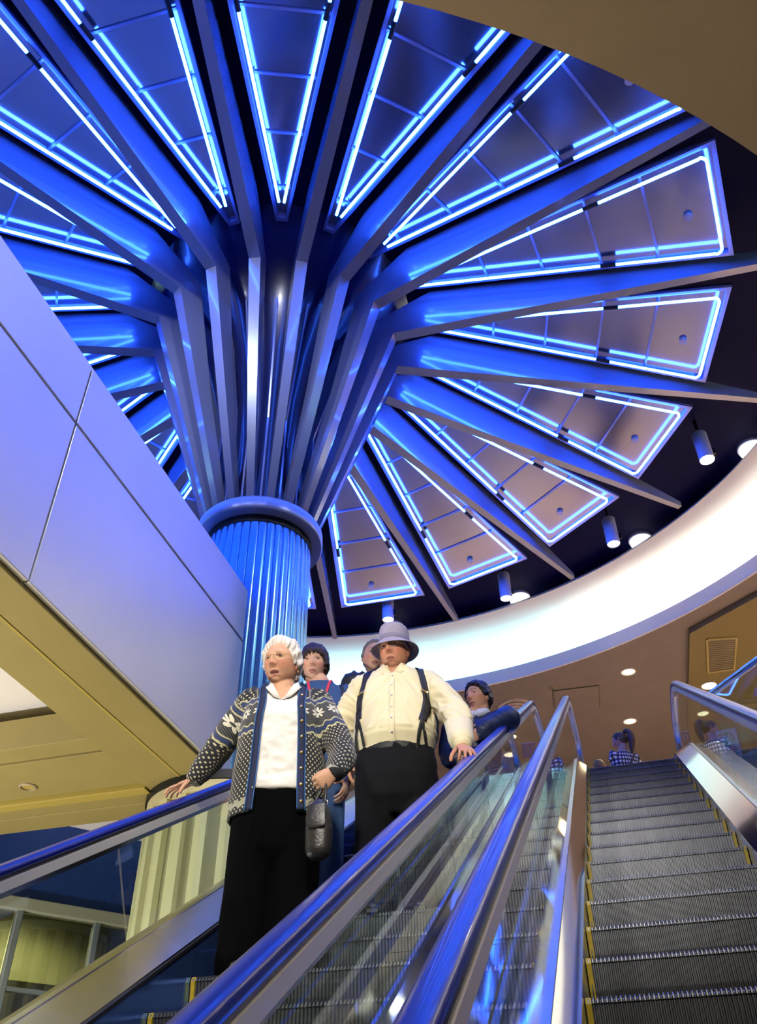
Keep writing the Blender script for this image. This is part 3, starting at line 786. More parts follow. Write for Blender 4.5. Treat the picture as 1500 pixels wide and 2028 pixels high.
def head_matrix(c, yaw=0, pitch=0, roll=0, s=1.1):
    return Matrix.Translation(Vector(c)) @ Matrix.Rotation(yaw, 4, 'Z') @ Matrix.Rotation(roll, 4, 'Y') @ Matrix.Rotation(pitch, 4, 'X') @ Matrix.Scale(s, 4)
def skin_paint(me, HM, F, base, lips, brow):
    at = me.color_attributes.new('skin', 'FLOAT_COLOR', 'POINT'); inv = HM.inverted()
    cols = np.ones((len(me.vertices), 4)); co = coords(me)
    for i, p in enumerate(co):
        q = inv @ Vector(p); c = Vector(base)
        if abs(q.x) < .1 and abs(q.y) < .16 and -.13 < q.z < .13:
            ax = abs(q.x)
            n1 = noise.noise(q*60)+.7*noise.noise(q*22); c = c*(1+.13*n1)
            r = math.exp(-((ax-.045)/.02)**2-((q.z+.03)/.02)**2)+.9*math.exp(-(q.x/.016)**2-((q.z+.036)/.014)**2)+.6*math.exp(-((ax-.078)/.012)**2)
            c = Vector((c.x*(1+.05*r), c.y*(1-.22*r), c.z*(1-.22*r)))
            if q.y < -.05:
                op = F.get('open', 0)
                lw = .0225*(1-min(1, abs(q.z+.0715)/.0125)**2)
                m_ = sstep(lw+.002, lw-.002, ax)*sstep(.0125+.003*op, .010+.003*op, abs(q.z+.0715))
                c = c.lerp(Vector(lips), m_*.85)
                dk = math.exp(-((q.z+.0712)/(.0016+.003*op))**2)*sstep(.021, .017, ax)
                c = c.lerp(Vector((.05, .015, .012)), min(1, dk))
                zb = .0245+.004*math.sin(min(1, max(0, (ax-.012)/.036))*PI)
                bw = sstep(.0042, .0022, abs(q.z-zb))*sstep(.011, .015, ax)*sstep(.051, .046, ax)
                c = c.lerp(Vector(brow), bw*F.get('browk', .85))
                el = math.exp(-((ax-.031)/.016)**2-((q.z-.001)/.009)**2)
                c = c*(1-.25*el)
        cols[i, :3] = c
    at.data.foreach_set('color', cols.ravel())
def skin_mat(name):
    m = mat(name, (.6, .4, .3), .55, spec=.3, bump=.10, bscale=170); nt = m.node_tree; b = nt.nodes['Principled BSDF']
    a = nt.nodes.new('ShaderNodeVertexColor'); a.layer_name = 'skin'; nt.links.new(a.outputs[0], b.inputs['Base Color'])
    b.inputs['Subsurface Weight'].default_value = .08; b.inputs['Subsurface Radius'].default_value = (.01, .004, .002); b.inputs['Subsurface Scale'].default_value = .4
    return m
MT['skin'] = skin_mat('skin_tone')
MT['eye_white'] = mat('eye_white', (.62, .60, .57), .25); MT['eye_pupil'] = mat('eye_pupil', (.01, .01, .01), .15)
def eyes(parent, HM, F, iris, look=(0, 0)):
    MI = mat('iris', iris, .2)
    for s_ in (-1, 1):
        m = MB(); nu, nv = 20, 16; r = .0122
        Rk = Matrix.Rotation(look[0], 3, 'Z') @ Matrix.Rotation(look[1], 3, 'X')
        c = Vector((s_*.031, -.0712, .0012))
        mi = []
        for i in range(nv+1):
            ph = PI*i/nv
            for j in range(nu):
                p = Vector((math.sin(ph)*math.cos(2*PI*j/nu), -math.cos(ph), math.sin(ph)*math.sin(2*PI*j/nu)))*r
                m.v.append(tuple(HM @ (c+Rk @ p)))
        for i in range(nv):
            for j in range(nu):
                a, b = i*nu+j, i*nu+(j+1) % nu; m.f.append((a, a+nu, b+nu, b)); mi.append(2 if i < 2 else (1 if i < 4 else 0))
        me = m.mesh('eye', k=1.0)
        for mm in ('eye_white', None, 'eye_pupil'): me.materials.append(MT[mm] if mm else MI)
        for f, q in zip(me.polygons, mi): f.material_index = q
        pobj('eye', me, None, parent)
def hair(parent, HM, F, style, m, name='hair', seed=0, nu=120, nv=110):
    """closed cap over the skull; style: hairline heights at front/temple/ear/back, thickness"""
    D, fs = sphere_dirs(nu, nv); vs = []
    hl = style['line']            # list of (|azimuth|, z)
    for d in D:
        az = abs(math.atan2(d.x, -d.y)); p = head_pt(d, F, feat=False)
        az_s = math.atan2(d.x, -d.y)
        zz = np.interp(az, [a for a, _ in hl], [b for _, b in hl])
        zz += style.get('sweep', 0)*az_s*math.exp(-(az/.9)**2)
        zz += style.get('jag', 0)*noise.noise(Vector((az_s*9+seed, 0, 0)))
        if 'flop' in style: zz += style['flop'](az_s)
        mk = sstep(zz-.004, zz+style.get('soft', .016), p.z)
        th = style['t']*(.75+.25*sstep(0, .1, p.z))+style.get('vol', 0)*noise.noise(Vector((d.x*3+seed, d.y*3, d.z*3)))
        strand = noise.noise(Vector((az_s*22+seed+d.z*2, d.z*3.0, 0)))*.0065+noise.noise(Vector((az_s*60+seed, d.z*5, 3)))*.0035
        k_ = -.014+(th+.014+strand)*mk
        n_ = Vector((d.x/.0745, d.y/.097, d.z/.1125)).normalized()
        vs.append(tuple(HM @ (p+n_*k_)))
    mb = MB().add(vs, fs)
    return pobj(name, mb, m, parent)
def hair_mat(name, col, rough=.45, var=.35):
    return mat(name, col, rough, spec=.4, var=var, vscale=60, bump=.5, bscale=220)
# ---- hands
def hand_parts(wr, fdir, dors, thumb_side, curl=(.25, .35, .3), spread=.0, s=1.0, tcurl=.3, tdir=None):
    """palm and five fingers from wrist wr; fdir finger direction, dors back of the hand, thumb_side +1/-1 along dors x fdir"""
    X = Vector(fdir).normalized(); Z = Vector(dors); Z = (Z-X*Z.dot(X)).normalized(); Y = Z.cross(X)*thumb_side; W = Vector(wr)
    def L(x, y, z): return W+(X*x+Y*y+Z*z)*s
    parts = [slimb([L(-.03, 0, 0), L(.02, .002, 0), L(.06, .0, .002), L(.088, -.002, 0)], [(.026*s, .019*s), (.034*s, .017*s), (.042*s, .015*s), (.041*s, .011*s)], 3, ref=tuple(Y))]
    for y, l, r in ((.031, .072, .0088), (.0105, .080, .0092), (-.0105, .074, .0088), (-.030, .058, .0078)):
        p = Vector((.084-.15*abs(y), y, .0)); a = -.05; ang = spread*y/.03
        pts = [L(.055, y, .002), L(*p)]; rad = [r*s, r*s*1.02]
        for q, (seg_, c) in enumerate(zip((.46, .30, .24), curl)):
            a += c
            p = p+Vector((math.cos(a)*math.cos(ang), math.sin(ang)*math.cos(a), -math.sin(a)))*l*seg_
            pts.append(L(*p)); rad.append(r*s*(1-.10*(q+1)))
        parts.append(slimb(pts, rad, 3, seg=10))
    td = Vector(tdir or (.62, .70, -.25)).normalized(); p = Vector((.018, .026, -.004))
    pts = [L(.0, .012, -.002), L(*p)]; rad = [.013*s, .0125*s]
    for q, l in enumerate((.034, .028, .020)):
        td = (td+Vector((.25, -.25, -.35))*tcurl*q).normalized(); p = p+td*l
        pts.append(L(*p)); rad.append((.0115-.0013*q)*s)
    parts.append(slimb(pts, rad, 3, seg=10))
    return parts
class Person:
    def __init__(s, label, loc, rz, group=None):
        s.root = thing('person', label, 'person', loc, rz, group); s.rz = rz
    def T(s, x, y, z):      # measured (unturned) offset -> body frame
        c, n = math.cos(-s.rz), math.sin(-s.rz); return Vector((x*c-y*n, x*n+y*c, z))
    def body(s, HM, F, parts, hands, base, lips, brow, neck):
        head = [([HM @ head_pt(d, F) for d in HD], HF)]
        sc = HM.to_scale()[0]
        for e_ in (-1, 1):
            R = Matrix.Rotation(e_*.35, 3, 'Z')
            c = HM @ Vector((e_*.073, .012, -.006)); RR = HM.to_3x3().normalized() @ R
            head.append(ellip(c, (.007*sc, .018*sc, .030*sc), RR, 16, 12)); head.append(ellip(HM @ Vector((e_*.078, .016, .010)), (.008*sc, .014*sc, .016*sc), RR, 12, 10))
        n0 = HM @ Vector((0, .022, -.075))
        head.append(slimb([HM @ Vector((0, .012, -.02)), n0, neck, Vector(neck)+Vector((0, .01, -.06))], [.05*sc, .054*sc, .058*sc, .085], 4, seg=20))
        me = fuse(head, .0034, 2, 'body')
        for e_ in (-1, 1):          # eyelids
            for lo, hi_ in ((math.radians(F.get('lid', 14)), 1.5), (-1.4, math.radians(-F.get('lid2', 20)))):
                rows = []
                for q in range(9):
                    el = lo+(hi_-lo)*q/8
                    rows.append([HM @ (Vector((e_*.031, -.0712, .0012))+Vector((math.sin(b)*math.cos(el), -math.cos(b)*math.cos(el), math.sin(el)-.12*math.sin(b)**2*(1 if lo > 0 else -1)))*.0134) for b in np.linspace(-1.45, 1.45, 17)])
                merge_mesh(me, MB().loft(rows, closed=False).mesh('lid', k=1.0))
        me2 = fuse(parts, .011, 3, 'body')
        merge_mesh(me, me2)
        for h in hands: merge_mesh(me, fuse(h, .0038, 2, 'body'))
        skin_paint(me, HM, F, base, lips, brow)
        return pobj('body', me, 'skin', s.root)
def torso(rings, seg=36):
    """rings (z, cx, cy, half width, half depth front, half depth back)"""
    out = []
    for z, cx, cyy, a, bf, bb in rings:
        out.append([(cx+a*math.copysign(abs(math.sin(t))**.9, math.sin(t)), cyy-(bf if math.cos(t) > 0 else bb)*math.copysign(abs(math.cos(t))**.9, math.cos(t)), z) for t in (2*PI*j/seg for j in range(seg))])
    m = MB().loft(out); return m.v, m.f
def trousers(hw, hd, zw, legs, cx=0, cyy=0):
    """legs: list of polyline (hip, knee, ankle) with radii"""
    parts = [torso([(zw-.36, cx, cyy, hw*.62, hd*.5, hd*.6), (zw-.28, cx, cyy, hw*.95, hd*.88, hd*.95), (zw-.18, cx, cyy, hw*.98, hd, hd*1.05), (zw-.08, cx, cyy, hw, hd*1.02, hd), (zw, cx, cyy, hw*.94, hd*.98, hd*.92)])]
    for pts, rad in legs: parts.append(slimb(pts, rad, 5, seg=20))
    return parts
def shoe(parent, x, y, m='shoe', rz=0., l=.27):
    c, n = math.cos(rz), math.sin(rz)
    def L(a, b, z): return (x+a*c-b*n, y+a*n+b*c, z)
    parts = [slimb([L(0, .06, .045), L(0, 0, .04), L(0, -.10, .032), L(0, -.16, .026)], [(.036, .042), (.040, .038), (.042, .030), (.034, .022)], 3, seg=14)]
    o = pobj('shoe', fuse(parts, .008, 2, 'shoe'), m, parent)
    pobj('sole', MB().loft([[L(a*.043*w_, b, z) for a, b, w_ in ((-1, .09, .8), (-1, 0, .9), (-1, -.1, 1), (-.6, -.18, 1), (.6, -.18, 1), (1, -.1, 1), (1, 0, .9), (1, .09, .8))] for z in (.0, .016)]), 'black', o, smooth=False)
MT['shoe'] = mat('shoe_leather', (.012, .011, .012), .35)
from mathutils.bvhtree import BVHTree
def drape(me, pts, width, off=.004, side=None, toward=(0, -1, 0), n=30):
    """ribbon laid on a garment: project polyline pts onto mesh along 'toward' reversed"""
    bv = BVHTree.FromPolygons([v.co for v in me.vertices], [tuple(p.vertices) for p in me.polygons])
    P, _ = smooth_pts(pts, [.01]*len(pts), max(2, n//(len(pts)-1))); tw = Vector(toward).normalized(); rows = []
    for i, p in enumerate(P):
        t = (P[min(i+1, len(P)-1)]-P[max(i-1, 0)]).normalized(); sd = t.cross(tw).normalized()
        row = []
        for q in (-1, -.33, .33, 1):
            o_ = p+sd*width*.5*q+tw*.6
            h = bv.ray_cast(o_, -tw)
            row.append((h[0]+h[1]*off) if h[0] is not None else (row[-1] if row else p))
        rows.append(row)
    return MB().loft(rows, closed=False)
# ---- garment materials
def mnode(nt, op, a, b=None, c=None):
    n = nt.nodes.new('ShaderNodeMath'); n.operation = op
    for i, v in enumerate((a, b, c)):
        if v is None: continue
        if hasattr(v, 'is_linked') or hasattr(v, 'links'): nt.links.new(v, n.inputs[i])
        else: n.inputs[i].default_value = v
    return n.outputs[0]
def mixc(nt, f, a, b):
    n = nt.nodes.new('ShaderNodeMix'); n.data_type = 'RGBA'
    nt.links.new(f, n.inputs[0])
    for i, v in ((6, a), (7, b)):
        if isinstance(v, tuple): n.inputs[i].default_value = (*v, 1)
        else: nt.links.new(v, n.inputs[i])
    return n.outputs[2]
def pat_attr(me, fn):
    at = me.attributes.new('pat', 'FLOAT_VECTOR', 'POINT'); co = coords(me)
    at.data.foreach_set('vector', np.array([fn(p) for p in co], dtype=np.float32).ravel())
def knit_mat():
    m = mat('nordic_knit', (.01, .01, .02), .85, sheen=.15, bump=.3, bscale=260); nt = m.node_tree; b = nt.nodes['Principled BSDF']
    at = nt.nodes.new('ShaderNodeAttribute'); at.attribute_name = 'pat'
    sp = nt.nodes.new('ShaderNodeSeparateXYZ'); nt.links.new(at.outputs['Vector'], sp.inputs[0]); u, v = sp.outputs[0], sp.outputs[1]
    s1 = mnode(nt, 'SINE', mnode(nt, 'MULTIPLY', u, 2*PI/.023)); s2 = mnode(nt, 'SINE', mnode(nt, 'MULTIPLY', v, 2*PI/.028))
    dots = mnode(nt, 'GREATER_THAN', mnode(nt, 'MULTIPLY', s1, s2), .52)
    base = mixc(nt, dots, (.006, .007, .012), (.50, .46, .28))
    # chest band
    band = mnode(nt, 'MULTIPLY', mnode(nt, 'GREATER_THAN', v, 1.095), mnode(nt, 'LESS_THAN', v, 1.265))
    dg = mnode(nt, 'GREATER_THAN', mnode(nt, 'SINE', mnode(nt, 'MULTIPLY', mnode(nt, 'ADD', u, v), 2*PI/.013)), .35)
    bcol = mixc(nt, dg, (.012, .012, .014), (.085, .085, .08))
    fu = mnode(nt, 'MULTIPLY', mnode(nt, 'SUBTRACT', mnode(nt, 'FRACT', mnode(nt, 'MULTIPLY', u, 1/.085)), .5), .085)
    fv = mnode(nt, 'SUBTRACT', v, 1.175)
    r = mnode(nt, 'SQRT', mnode(nt, 'ADD', mnode(nt, 'MULTIPLY', fu, fu), mnode(nt, 'MULTIPLY', fv, fv)))
    th = mnode(nt, 'ARCTAN2', fv, fu)
    pet = mnode(nt, 'MULTIPLY_ADD', mnode(nt, 'ABSOLUTE', mnode(nt, 'COSINE', mnode(nt, 'MULTIPLY_ADD', th, 4.0, PI/2))), .026, .008)
    star = mnode(nt, 'MULTIPLY', mnode(nt, 'LESS_THAN', r, pet), mnode(nt, 'GREATER_THAN', r, .007))
    bcol = mixc(nt, star, bcol, (.60, .58, .46))
    c = mixc(nt, band, base, bcol)
    wv = mnode(nt, 'MULTIPLY', mnode(nt, 'SINE', mnode(nt, 'MULTIPLY', u, 2*PI/.05)), .006)
    for v0, w_, colr in ((1.085, .011, (.015, .03, .10)), (1.103, .004, (.42, .40, .24)), (1.066, .005, (.42, .40, .24)), (1.245, .010, (.015, .03, .10)), (1.262, .004, (.42, .40, .26)), (1.228, .004, (.42, .40, .26)), (.715, .016, (.30, .29, .20))):
        d = mnode(nt, 'ABSOLUTE', mnode(nt, 'SUBTRACT', mnode(nt, 'ADD', v, wv), v0)); c = mixc(nt, mnode(nt, 'LESS_THAN', d, w_), c, colr)
    nt.links.new(c, b.inputs['Base Color']); return m
def check_mat():
    m = mat('gingham', (.8, .8, .8), .8); nt = m.node_tree; b = nt.nodes['Principled BSDF']
    at = nt.nodes.new('ShaderNodeAttribute'); at.attribute_name = 'pat'
    sp = nt.nodes.new('ShaderNodeSeparateXYZ'); nt.links.new(at.outputs['Vector'], sp.inputs[0])
    g = [mnode(nt, 'GREATER_THAN', mnode(nt, 'FRACT', mnode(nt, 'MULTIPLY', q, 1/.055)), .5) for q in sp.outputs[:2]]
    f = mnode(nt, 'MULTIPLY', mnode(nt, 'ADD', g[0], g[1]), .5)
    r = nt.nodes.new('ShaderNodeValToRGB'); r.color_ramp.elements[0].color = (.85, .85, .85, 1); r.color_ramp.elements[1].color = (.01, .01, .02, 1)
    q = r.color_ramp.elements.new(.5); q.color = (.10, .10, .13, 1)
    nt.links.new(f, r.inputs[0]); nt.links.new(r.outputs[0], b.inputs['Base Color']); return m
MT['knit'] = knit_mat(); MT['gingham'] = check_mat()
MT['white_top'] = mat('white_jersey', (.70, .68, .64), .8, sheen=.2, bump=.1, bscale=300)
MT['black_cloth'] = mat('black_trouser_cloth', (.0012, .0012, .0016), .95, spec=.06, bump=.1, bscale=300)
MT['grey_cloth'] = mat('charcoal_trouser_cloth', (.009, .009, .011), .9, spec=.1, bump=.15, bscale=300)
MT['shirt'] = mat('cream_shirt_cotton', (.72, .64, .41), .7, sheen=.2, bump=.08, bscale=300)
MT['strap'] = mat('black_strap', (.004, .004, .006), .6)
MT['felt'] = mat('grey_lilac_felt', (.30, .27, .36), .9, var=.08, vscale=40, bump=.15, bscale=200)
MT['tee'] = mat('blue_jersey', (.020, .060, .17), .8, bump=.1, bscale=300)
MT['jeans'] = mat('blue_denim', (.03, .08, .20), .8, var=.2, vscale=30)
MT['dark_jacket'] = mat('black_jacket', (.006, .007, .014), .6)
MT['navy_jacket'] = mat('navy_padded_jacket', (.006, .012, .055), .45)
MT['lilac_cloth'] = mat('pale_lilac_cotton', (.55, .58, .75), .8)
MT['red'] = mat('red_lanyard', (.55, .03, .04), .6)
MT['gold'] = mat('brass', (.75, .52, .18), .3, metal=1.0)
MT['leather'] = mat('black_leather', (.010, .009, .009), .38, bump=.2, bscale=90)
MT['navytrim'] = mat('navy_knit_trim', (.008, .014, .05), .85); MT['bluepipe'] = mat('blue_piping', (.02, .10, .30), .8)
MT['teal'] = mat('teal_cloth', (.01, .16, .24), .8)
H_WHITE = hair_mat('white_hair', (.66, .62, .58), .5, .15); H_BROWN = hair_mat('dark_brown_hair', (.022, .010, .008)); H_BLACK = hair_mat('black_hair', (.006, .005, .006))
H_GREY = hair_mat('grey_hair', (.16, .14, .13)); H_BRUN = hair_mat('brown_hair', (.05, .022, .012)); H_FAIR = hair_mat('fair_brown_hair', (.22, .11, .03))
def arm_pat(A):
    """pattern coordinates: torso by height and girth, sleeves by distance along the arm"""
    def fn(p):
        p = Vector(p); best = None
        for pts in A:
            acc = 0
            for a, b in zip(pts[:-1], pts[1:]):
                a, b = Vector(a), Vector(b); ab = b-a; t = min(1, max(0, (p-a).dot(ab)/ab.length_squared)); q = a+ab*t; d = (p-q).length
                if best is None or d < best[0]:
                    n = p-q; best = (d, acc+ab.length*t, math.atan2(n.y, n.x+n.z*.6)*.065)
                acc += ab.length
        if best and best[0] < .095 and best[1] > .03 and abs(p.x) > .17: return (best[2], 1.30-best[1], 0)
        return (math.atan2(p.x, -p.y)*.20, p.z, 0)
    return fn
def glasses(P, HM, m='gold', r=.019):
    mb = MB()
    for s_ in (-1, 1):
        mb.tube([HM @ Vector((s_*.032+1.15*r*math.cos(a), -.100+.006*abs(math.cos(a))*s_*math.cos(a), -.003+.86*r*math.sin(a))) for a in np.linspace(0, 2*PI, 25)], .0011, 6)
        mb.tube([HM @ Vector((s_*(.032+1.15*r), -.096, .003)), HM @ Vector((s_*.076, -.06, .006)), HM @ Vector((s_*.080, .01, .008))], .0011, 6)
    mb.tube([HM @ Vector((-.011, -.101, .0)), HM @ Vector((0, -.108, .004)), HM @ Vector((.011, -.101, .0))], .0012, 6)
    o = pobj('glasses', mb, m, P.root)
    return o
def disc(c, n, r, t=.003, seg=14):
    c, n = Vector(c), Vector(n).normalized(); return MB().tube([c-n*t, c+n*t], r, seg)

# ================================================================== 1. elderly woman with the patterned cardigan
Wl = (-1.95, 4.78, 1.072)
P = Person('elderly woman in a black patterned cardigan and white top, gripping the handrail', Wl, .30); T = P.T
F = dict(jaw=.20, jowl=.10, open=.75, nose=1.1, cheek=1.2, crease=1.0, browk=.35)
HM = head_matrix((-.022, -.035, 1.492), -.38, .06, .04, 1.13)
sR, eR, wR = Vector((-.165, .02, 1.285)), T(-.365, .03, 1.085), T(-.470, .03, .945)
sL, eL, wL = Vector((.165, .02, 1.285)), T(.315, .0, .985), T(.320, -.115, .825)
neck = Vector((-.012, -.005, 1.36))
bparts = [torso([(.62, 0, 0, .14, .10, .11), (.85, 0, 0, .17, .12, .12), (1.1, 0, 0, .16, .12, .11), (1.28, 0, 0, .14, .09, .09), (1.36, 0, 0, .07, .06, .06)]),
          slimb([sR, eR, wR], [.05, .042, .028], 5), slimb([sL, eL, wL], [.05, .042, .028], 5),
          slimb([(-.09, 0, .68), (-.10, 0, .38), (-.11, .0, .06)], [.075, .055, .04], 4), slimb([(.09, 0, .68), (.10, 0, .38), (.11, .0, .06)], [.075, .055, .04], 4)]
hR = hand_parts(wR, T(-.95, .05, -.28), (-.1, -.1, 1), +1, (.12, .35, .45), .35, 1.0, .5, (.35, .75, -.55))
hL = hand_parts(wL, T(-.55, -.40, -.62), T(.55, -.55, -.1), -1, (1.1, 1.3, .9), 0, 1.0, .8, (.7, .25, -.6))
P.body(HM, F, bparts, [hR, hL], (.54, .30, .19), (.40, .14, .11), (.36, .26, .20), neck)
eyes(P.root, HM, F, (.08, .10, .10), (.1, .05))
hair(P.root, HM, F, dict(line=[(0, .068), (.5, .060), (.95, .035), (1.3, -.02), (1.7, -.035), (2.2, -.07), (PI, -.085)], t=.024, vol=.014, sweep=.012, jag=.014, soft=.022), H_WHITE, seed=3)
glasses(P, HM, 'gold', .0195)
for s_ in (1,): pobj('earring', MB().add(*ellip(HM @ Vector((.080, .012, -.042)), (.006, .006, .007), None, 10, 8)), 'gold', P.root)
ctor = [(.665, 0, .0, .228, .165, .165), (.78, 0, 0, .232, .165, .165), (.92, 0, 0, .222, .158, .15), (1.06, 0, 0, .214, .165, .14), (1.16, 0, 0, .208, .165, .135), (1.25, 0, 0, .195, .135, .125), (1.32, -.005, .005, .165, .10, .105), (1.385, -.01, .005, .095, .075, .08)]
top = fuse([torso([(z, a, b, c*.945, d-.011, e_-.01) for z, a, b, c, d, e_ in ctor if z > .7 or z < .7][1:7]+[(1.345, -.01, .0, .105, .082, .085)])], .009, 4, 'white_top')
folds(top, .014, lambda p: ((p[0]*9+p[2]*5, p[1]*6, p[2]*11-p[0]*4), (1 if p[2] < 1.24 else .3)*sstep(.115, .07, abs(p[0]))), 5)
cut(top, lambda c: not (c.y < -.02 and c.z > 1.235 and abs(c.x+.005) < (c.z-1.235)*.50) and c.z < 1.368)
wt = pobj('white_top', top, 'white_top', P.root, solid=.004)
for s_ in (-1, 1):      # open collar of the top
    pobj('collar_flap', MB().loft([[(s_*.004, -.139, 1.235), (s_*.052, -.112, 1.335), (s_*.072, -.045, 1.385)], [(s_*.045, -.137, 1.255), (s_*.088, -.104, 1.318), (s_*.098, -.04, 1.368)]], closed=False), 'white_top', P.root, solid=.004)
sleeveR = slimb([sR+Vector((.03, 0, .0)), sR, eR, wR+(eR-wR)*.12], [.085, .084, .070, .050], 6, seg=20)
sleeveL = slimb([sL+Vector((-.03, 0, 0)), sL, eL, wL+(eL-wL)*.12], [.085, .084, .070, .050], 6, seg=20)
car = fuse([torso(ctor), sleeveR, sleeveL], .0078, 5, 'cardigan')
folds(car, .009, lambda p: ((p[0]*7+p[2]*4, p[1]*7, p[2]*8), 1), 11)
cut(car, lambda c: not (c.y < .0 and abs(c.x+.004) < np.interp(c.z, [.6, .8, 1.1, 1.22, 1.30, 1.40], [.112, .104, .096, .088, .080, .078])) and not (c.z > 1.372 and abs(c.x) < .13) and c.z > .668)
pat_attr(car, arm_pat([[sR, eR, wR], [sL, eL, wL]]))
cd_ = pobj('cardigan', car, 'knit', P.root, solid=.007)
full = fuse([torso(ctor)], .012, 4, 'tmp')
for s_ in (-1, 1):
    edge = [(s_*.090, -.07, 1.375), (s_*.098, -.12, 1.315), (s_*.094, -.16, 1.22), (s_*.103, -.17, 1.10), (s_*.112, -.17, .80), (s_*.118, -.17, .675)]
    tr = pobj('button_band', drape(full, edge, .030, .006, n=40), 'navytrim', cd_, solid=.004)
    for dx in (-.017, .017):
        pobj('piping', drape(full, [(x+s_*0+dx, y, z) for x, y, z in edge], .004, .009, n=40), 'bluepipe', cd_, solid=.003)
    if s_ > 0:
        for z in np.linspace(.71, 1.27, 8):
            x = float(np.interp(z, [.675, .80, 1.10, 1.22, 1.315], [.118, .112, .103, .094, .098]))
            bv = BVHTree.FromPolygons([v.co for v in full.vertices], [tuple(q.vertices) for q in full.polygons])
            h = bv.ray_cast(Vector((x, -1, z)), Vector((0, 1, 0)))
            if h[0] is not None: pobj('button', disc(h[0]+h[1]*.009, h[1], .0085, .003), 'gold', cd_)
for (w_, e_) in ((wR, eR), (wL, eL)):
    d = (w_-e_).normalized()
    pobj('cuff', MB().tube([w_-d*.035, w_-d*.005, w_+d*.008], [.046, .044, .040], 18), mat('cuff_knit', (.30, .30, .27), .9, var=.6, vscale=90), cd_)
tr = fuse(trousers(.205, .145, .80, [([(-.095, 0, .66), (-.108, -.005, .36), (-.115, .0, .07)], [(.112, .125), (.105, .105), (.112, .115)]), ([(.095, 0, .66), (.100, -.015, .36), (.105, -.01, .07)], [(.112, .125), (.105, .105), (.112, .115)])]), .010, 4, 'trousers')
folds(tr, .012, lambda p: ((p[0]*8, p[1]*8, p[2]*2.5), 1), 2)
pobj('trousers', tr, 'black_cloth', P.root)
shoe(P.root, -.11, .02); shoe(P.root, .11, .0)
bpy.data.meshes.remove(full)
# her handbag
bo = Vector(Wl)+Vector((.285, -.205, .43))/G
bag = thing('handbag', 'black leather handbag hanging from the elderly woman\'s left hand', 'bag', tuple(bo))
pobj('body', fuse([slimb([(0, 0, .015), (.0, 0, .10), (-.005, 0, .19), (-.008, 0, .215)], [(.060, .045), (.064, .045), (.050, .036), (.032, .028)], 4, seg=20)], .006, 3, 'body'), 'leather', bag)
pobj('flap', fuse([slimb([(-.005, -.028, .205), (-.002, -.042, .14), (.0, -.044, .10)], [(.046, .012), (.05, .010), (.046, .008)], 3, seg=14, ref=(1, 0, 0))], .005, 2, 'flap'), 'leather', bag)
hnd = (wL+T(-.55, -.40, -.62)*.06)-Vector((.285, -.205, .43))
c3, n3 = math.cos(.30), math.sin(.30); hw_ = wL+T(-.55, -.40, -.62)*.075
hw = Vector((hw_.x*c3-hw_.y*n3, hw_.x*n3+hw_.y*c3, hw_.z))-Vector((.285, -.205, .43))
for s_ in (-1, 1):
    pobj('strap', MB().tube([(s_*.030-.006, 0, .21), hw+Vector((s_*.012, 0, -.05)), hw+Vector((s_*.008, 0, .01)), hw+Vector((-s_*.002, 0, .035))], .007, 8), 'leather', bag)
    pobj('ring', MB().tube([Vector((s_*.030-.006, -.01, .215))+Vector((.016*math.cos(a), 0, .016*math.sin(a))) for a in np.linspace(0, 2*PI, 17)], .003, 6), 'steel_hi', bag)

# ================================================================== 2. man with hat and braces
Hl = (-1.42, 5.58, 1.534)
P = Person('heavy man in a grey hat, cream shirt and black braces', Hl, .14); T = P.T
F = dict(lid=8, jaw=.14, jowl=.12, open=.1, nose=1.25, cheek=1.3, crease=.8, browk=.3)
HM = head_matrix((.008, -.025, 1.492), -.22, .02, 0, 1.12)
sR, eR, wR = Vector((-.180, .02, 1.285)), T(-.325, .06, 1.09), T(-.300, .11, .90)
sL, eL, wL = Vector((.180, .015, 1.285)), T(.350, -.05, 1.035), T(.428, -.30, .715)
neck = Vector((.005, .0, 1.36))
bparts = [torso([(.6, 0, 0, .15, .12, .12), (.9, 0, 0, .18, .15, .12), (1.1, 0, 0, .18, .13, .11), (1.28, 0, 0, .15, .09, .09), (1.36, 0, 0, .07, .06, .06)]),
          slimb([sR, eR, wR], [.055, .045, .032], 5), slimb([sL, eL, wL], [.055, .045, .032], 5),
          slimb([(-.10, 0, .7), (-.11, 0, .4), (-.11, .0, .06)], [.085, .06, .04], 4), slimb([(.10, 0, .7), (.11, 0, .4), (.11, .0, .06)], [.085, .06, .04], 4)]
hL = hand_parts(wL, T(.32, -.72, -.60), T(.25, -.30, .90), -1, (.25, .55, .55), .2, 1.08, .5, (.55, .60, -.60))
hR = hand_parts(wR, (0.02, .05, -1), (-1, 0, 0), +1, (.4, .5, .4), 0, 1.05)
P.body(HM, F, bparts, [hL, hR], (.50, .245, .15), (.34, .12, .09), (.27, .19, .15), neck)
eyes(P.root, HM, F, (.06, .09, .13), (.0, .0))
glasses(P, HM, 'steel', .018)
hair(P.root, HM, F, dict(line=[(0, .075), (.9, .06), (1.25, .01), (1.6, -.02), (2.2, -.05), (PI, -.06)], t=.010, jag=.006), H_GREY, seed=8)
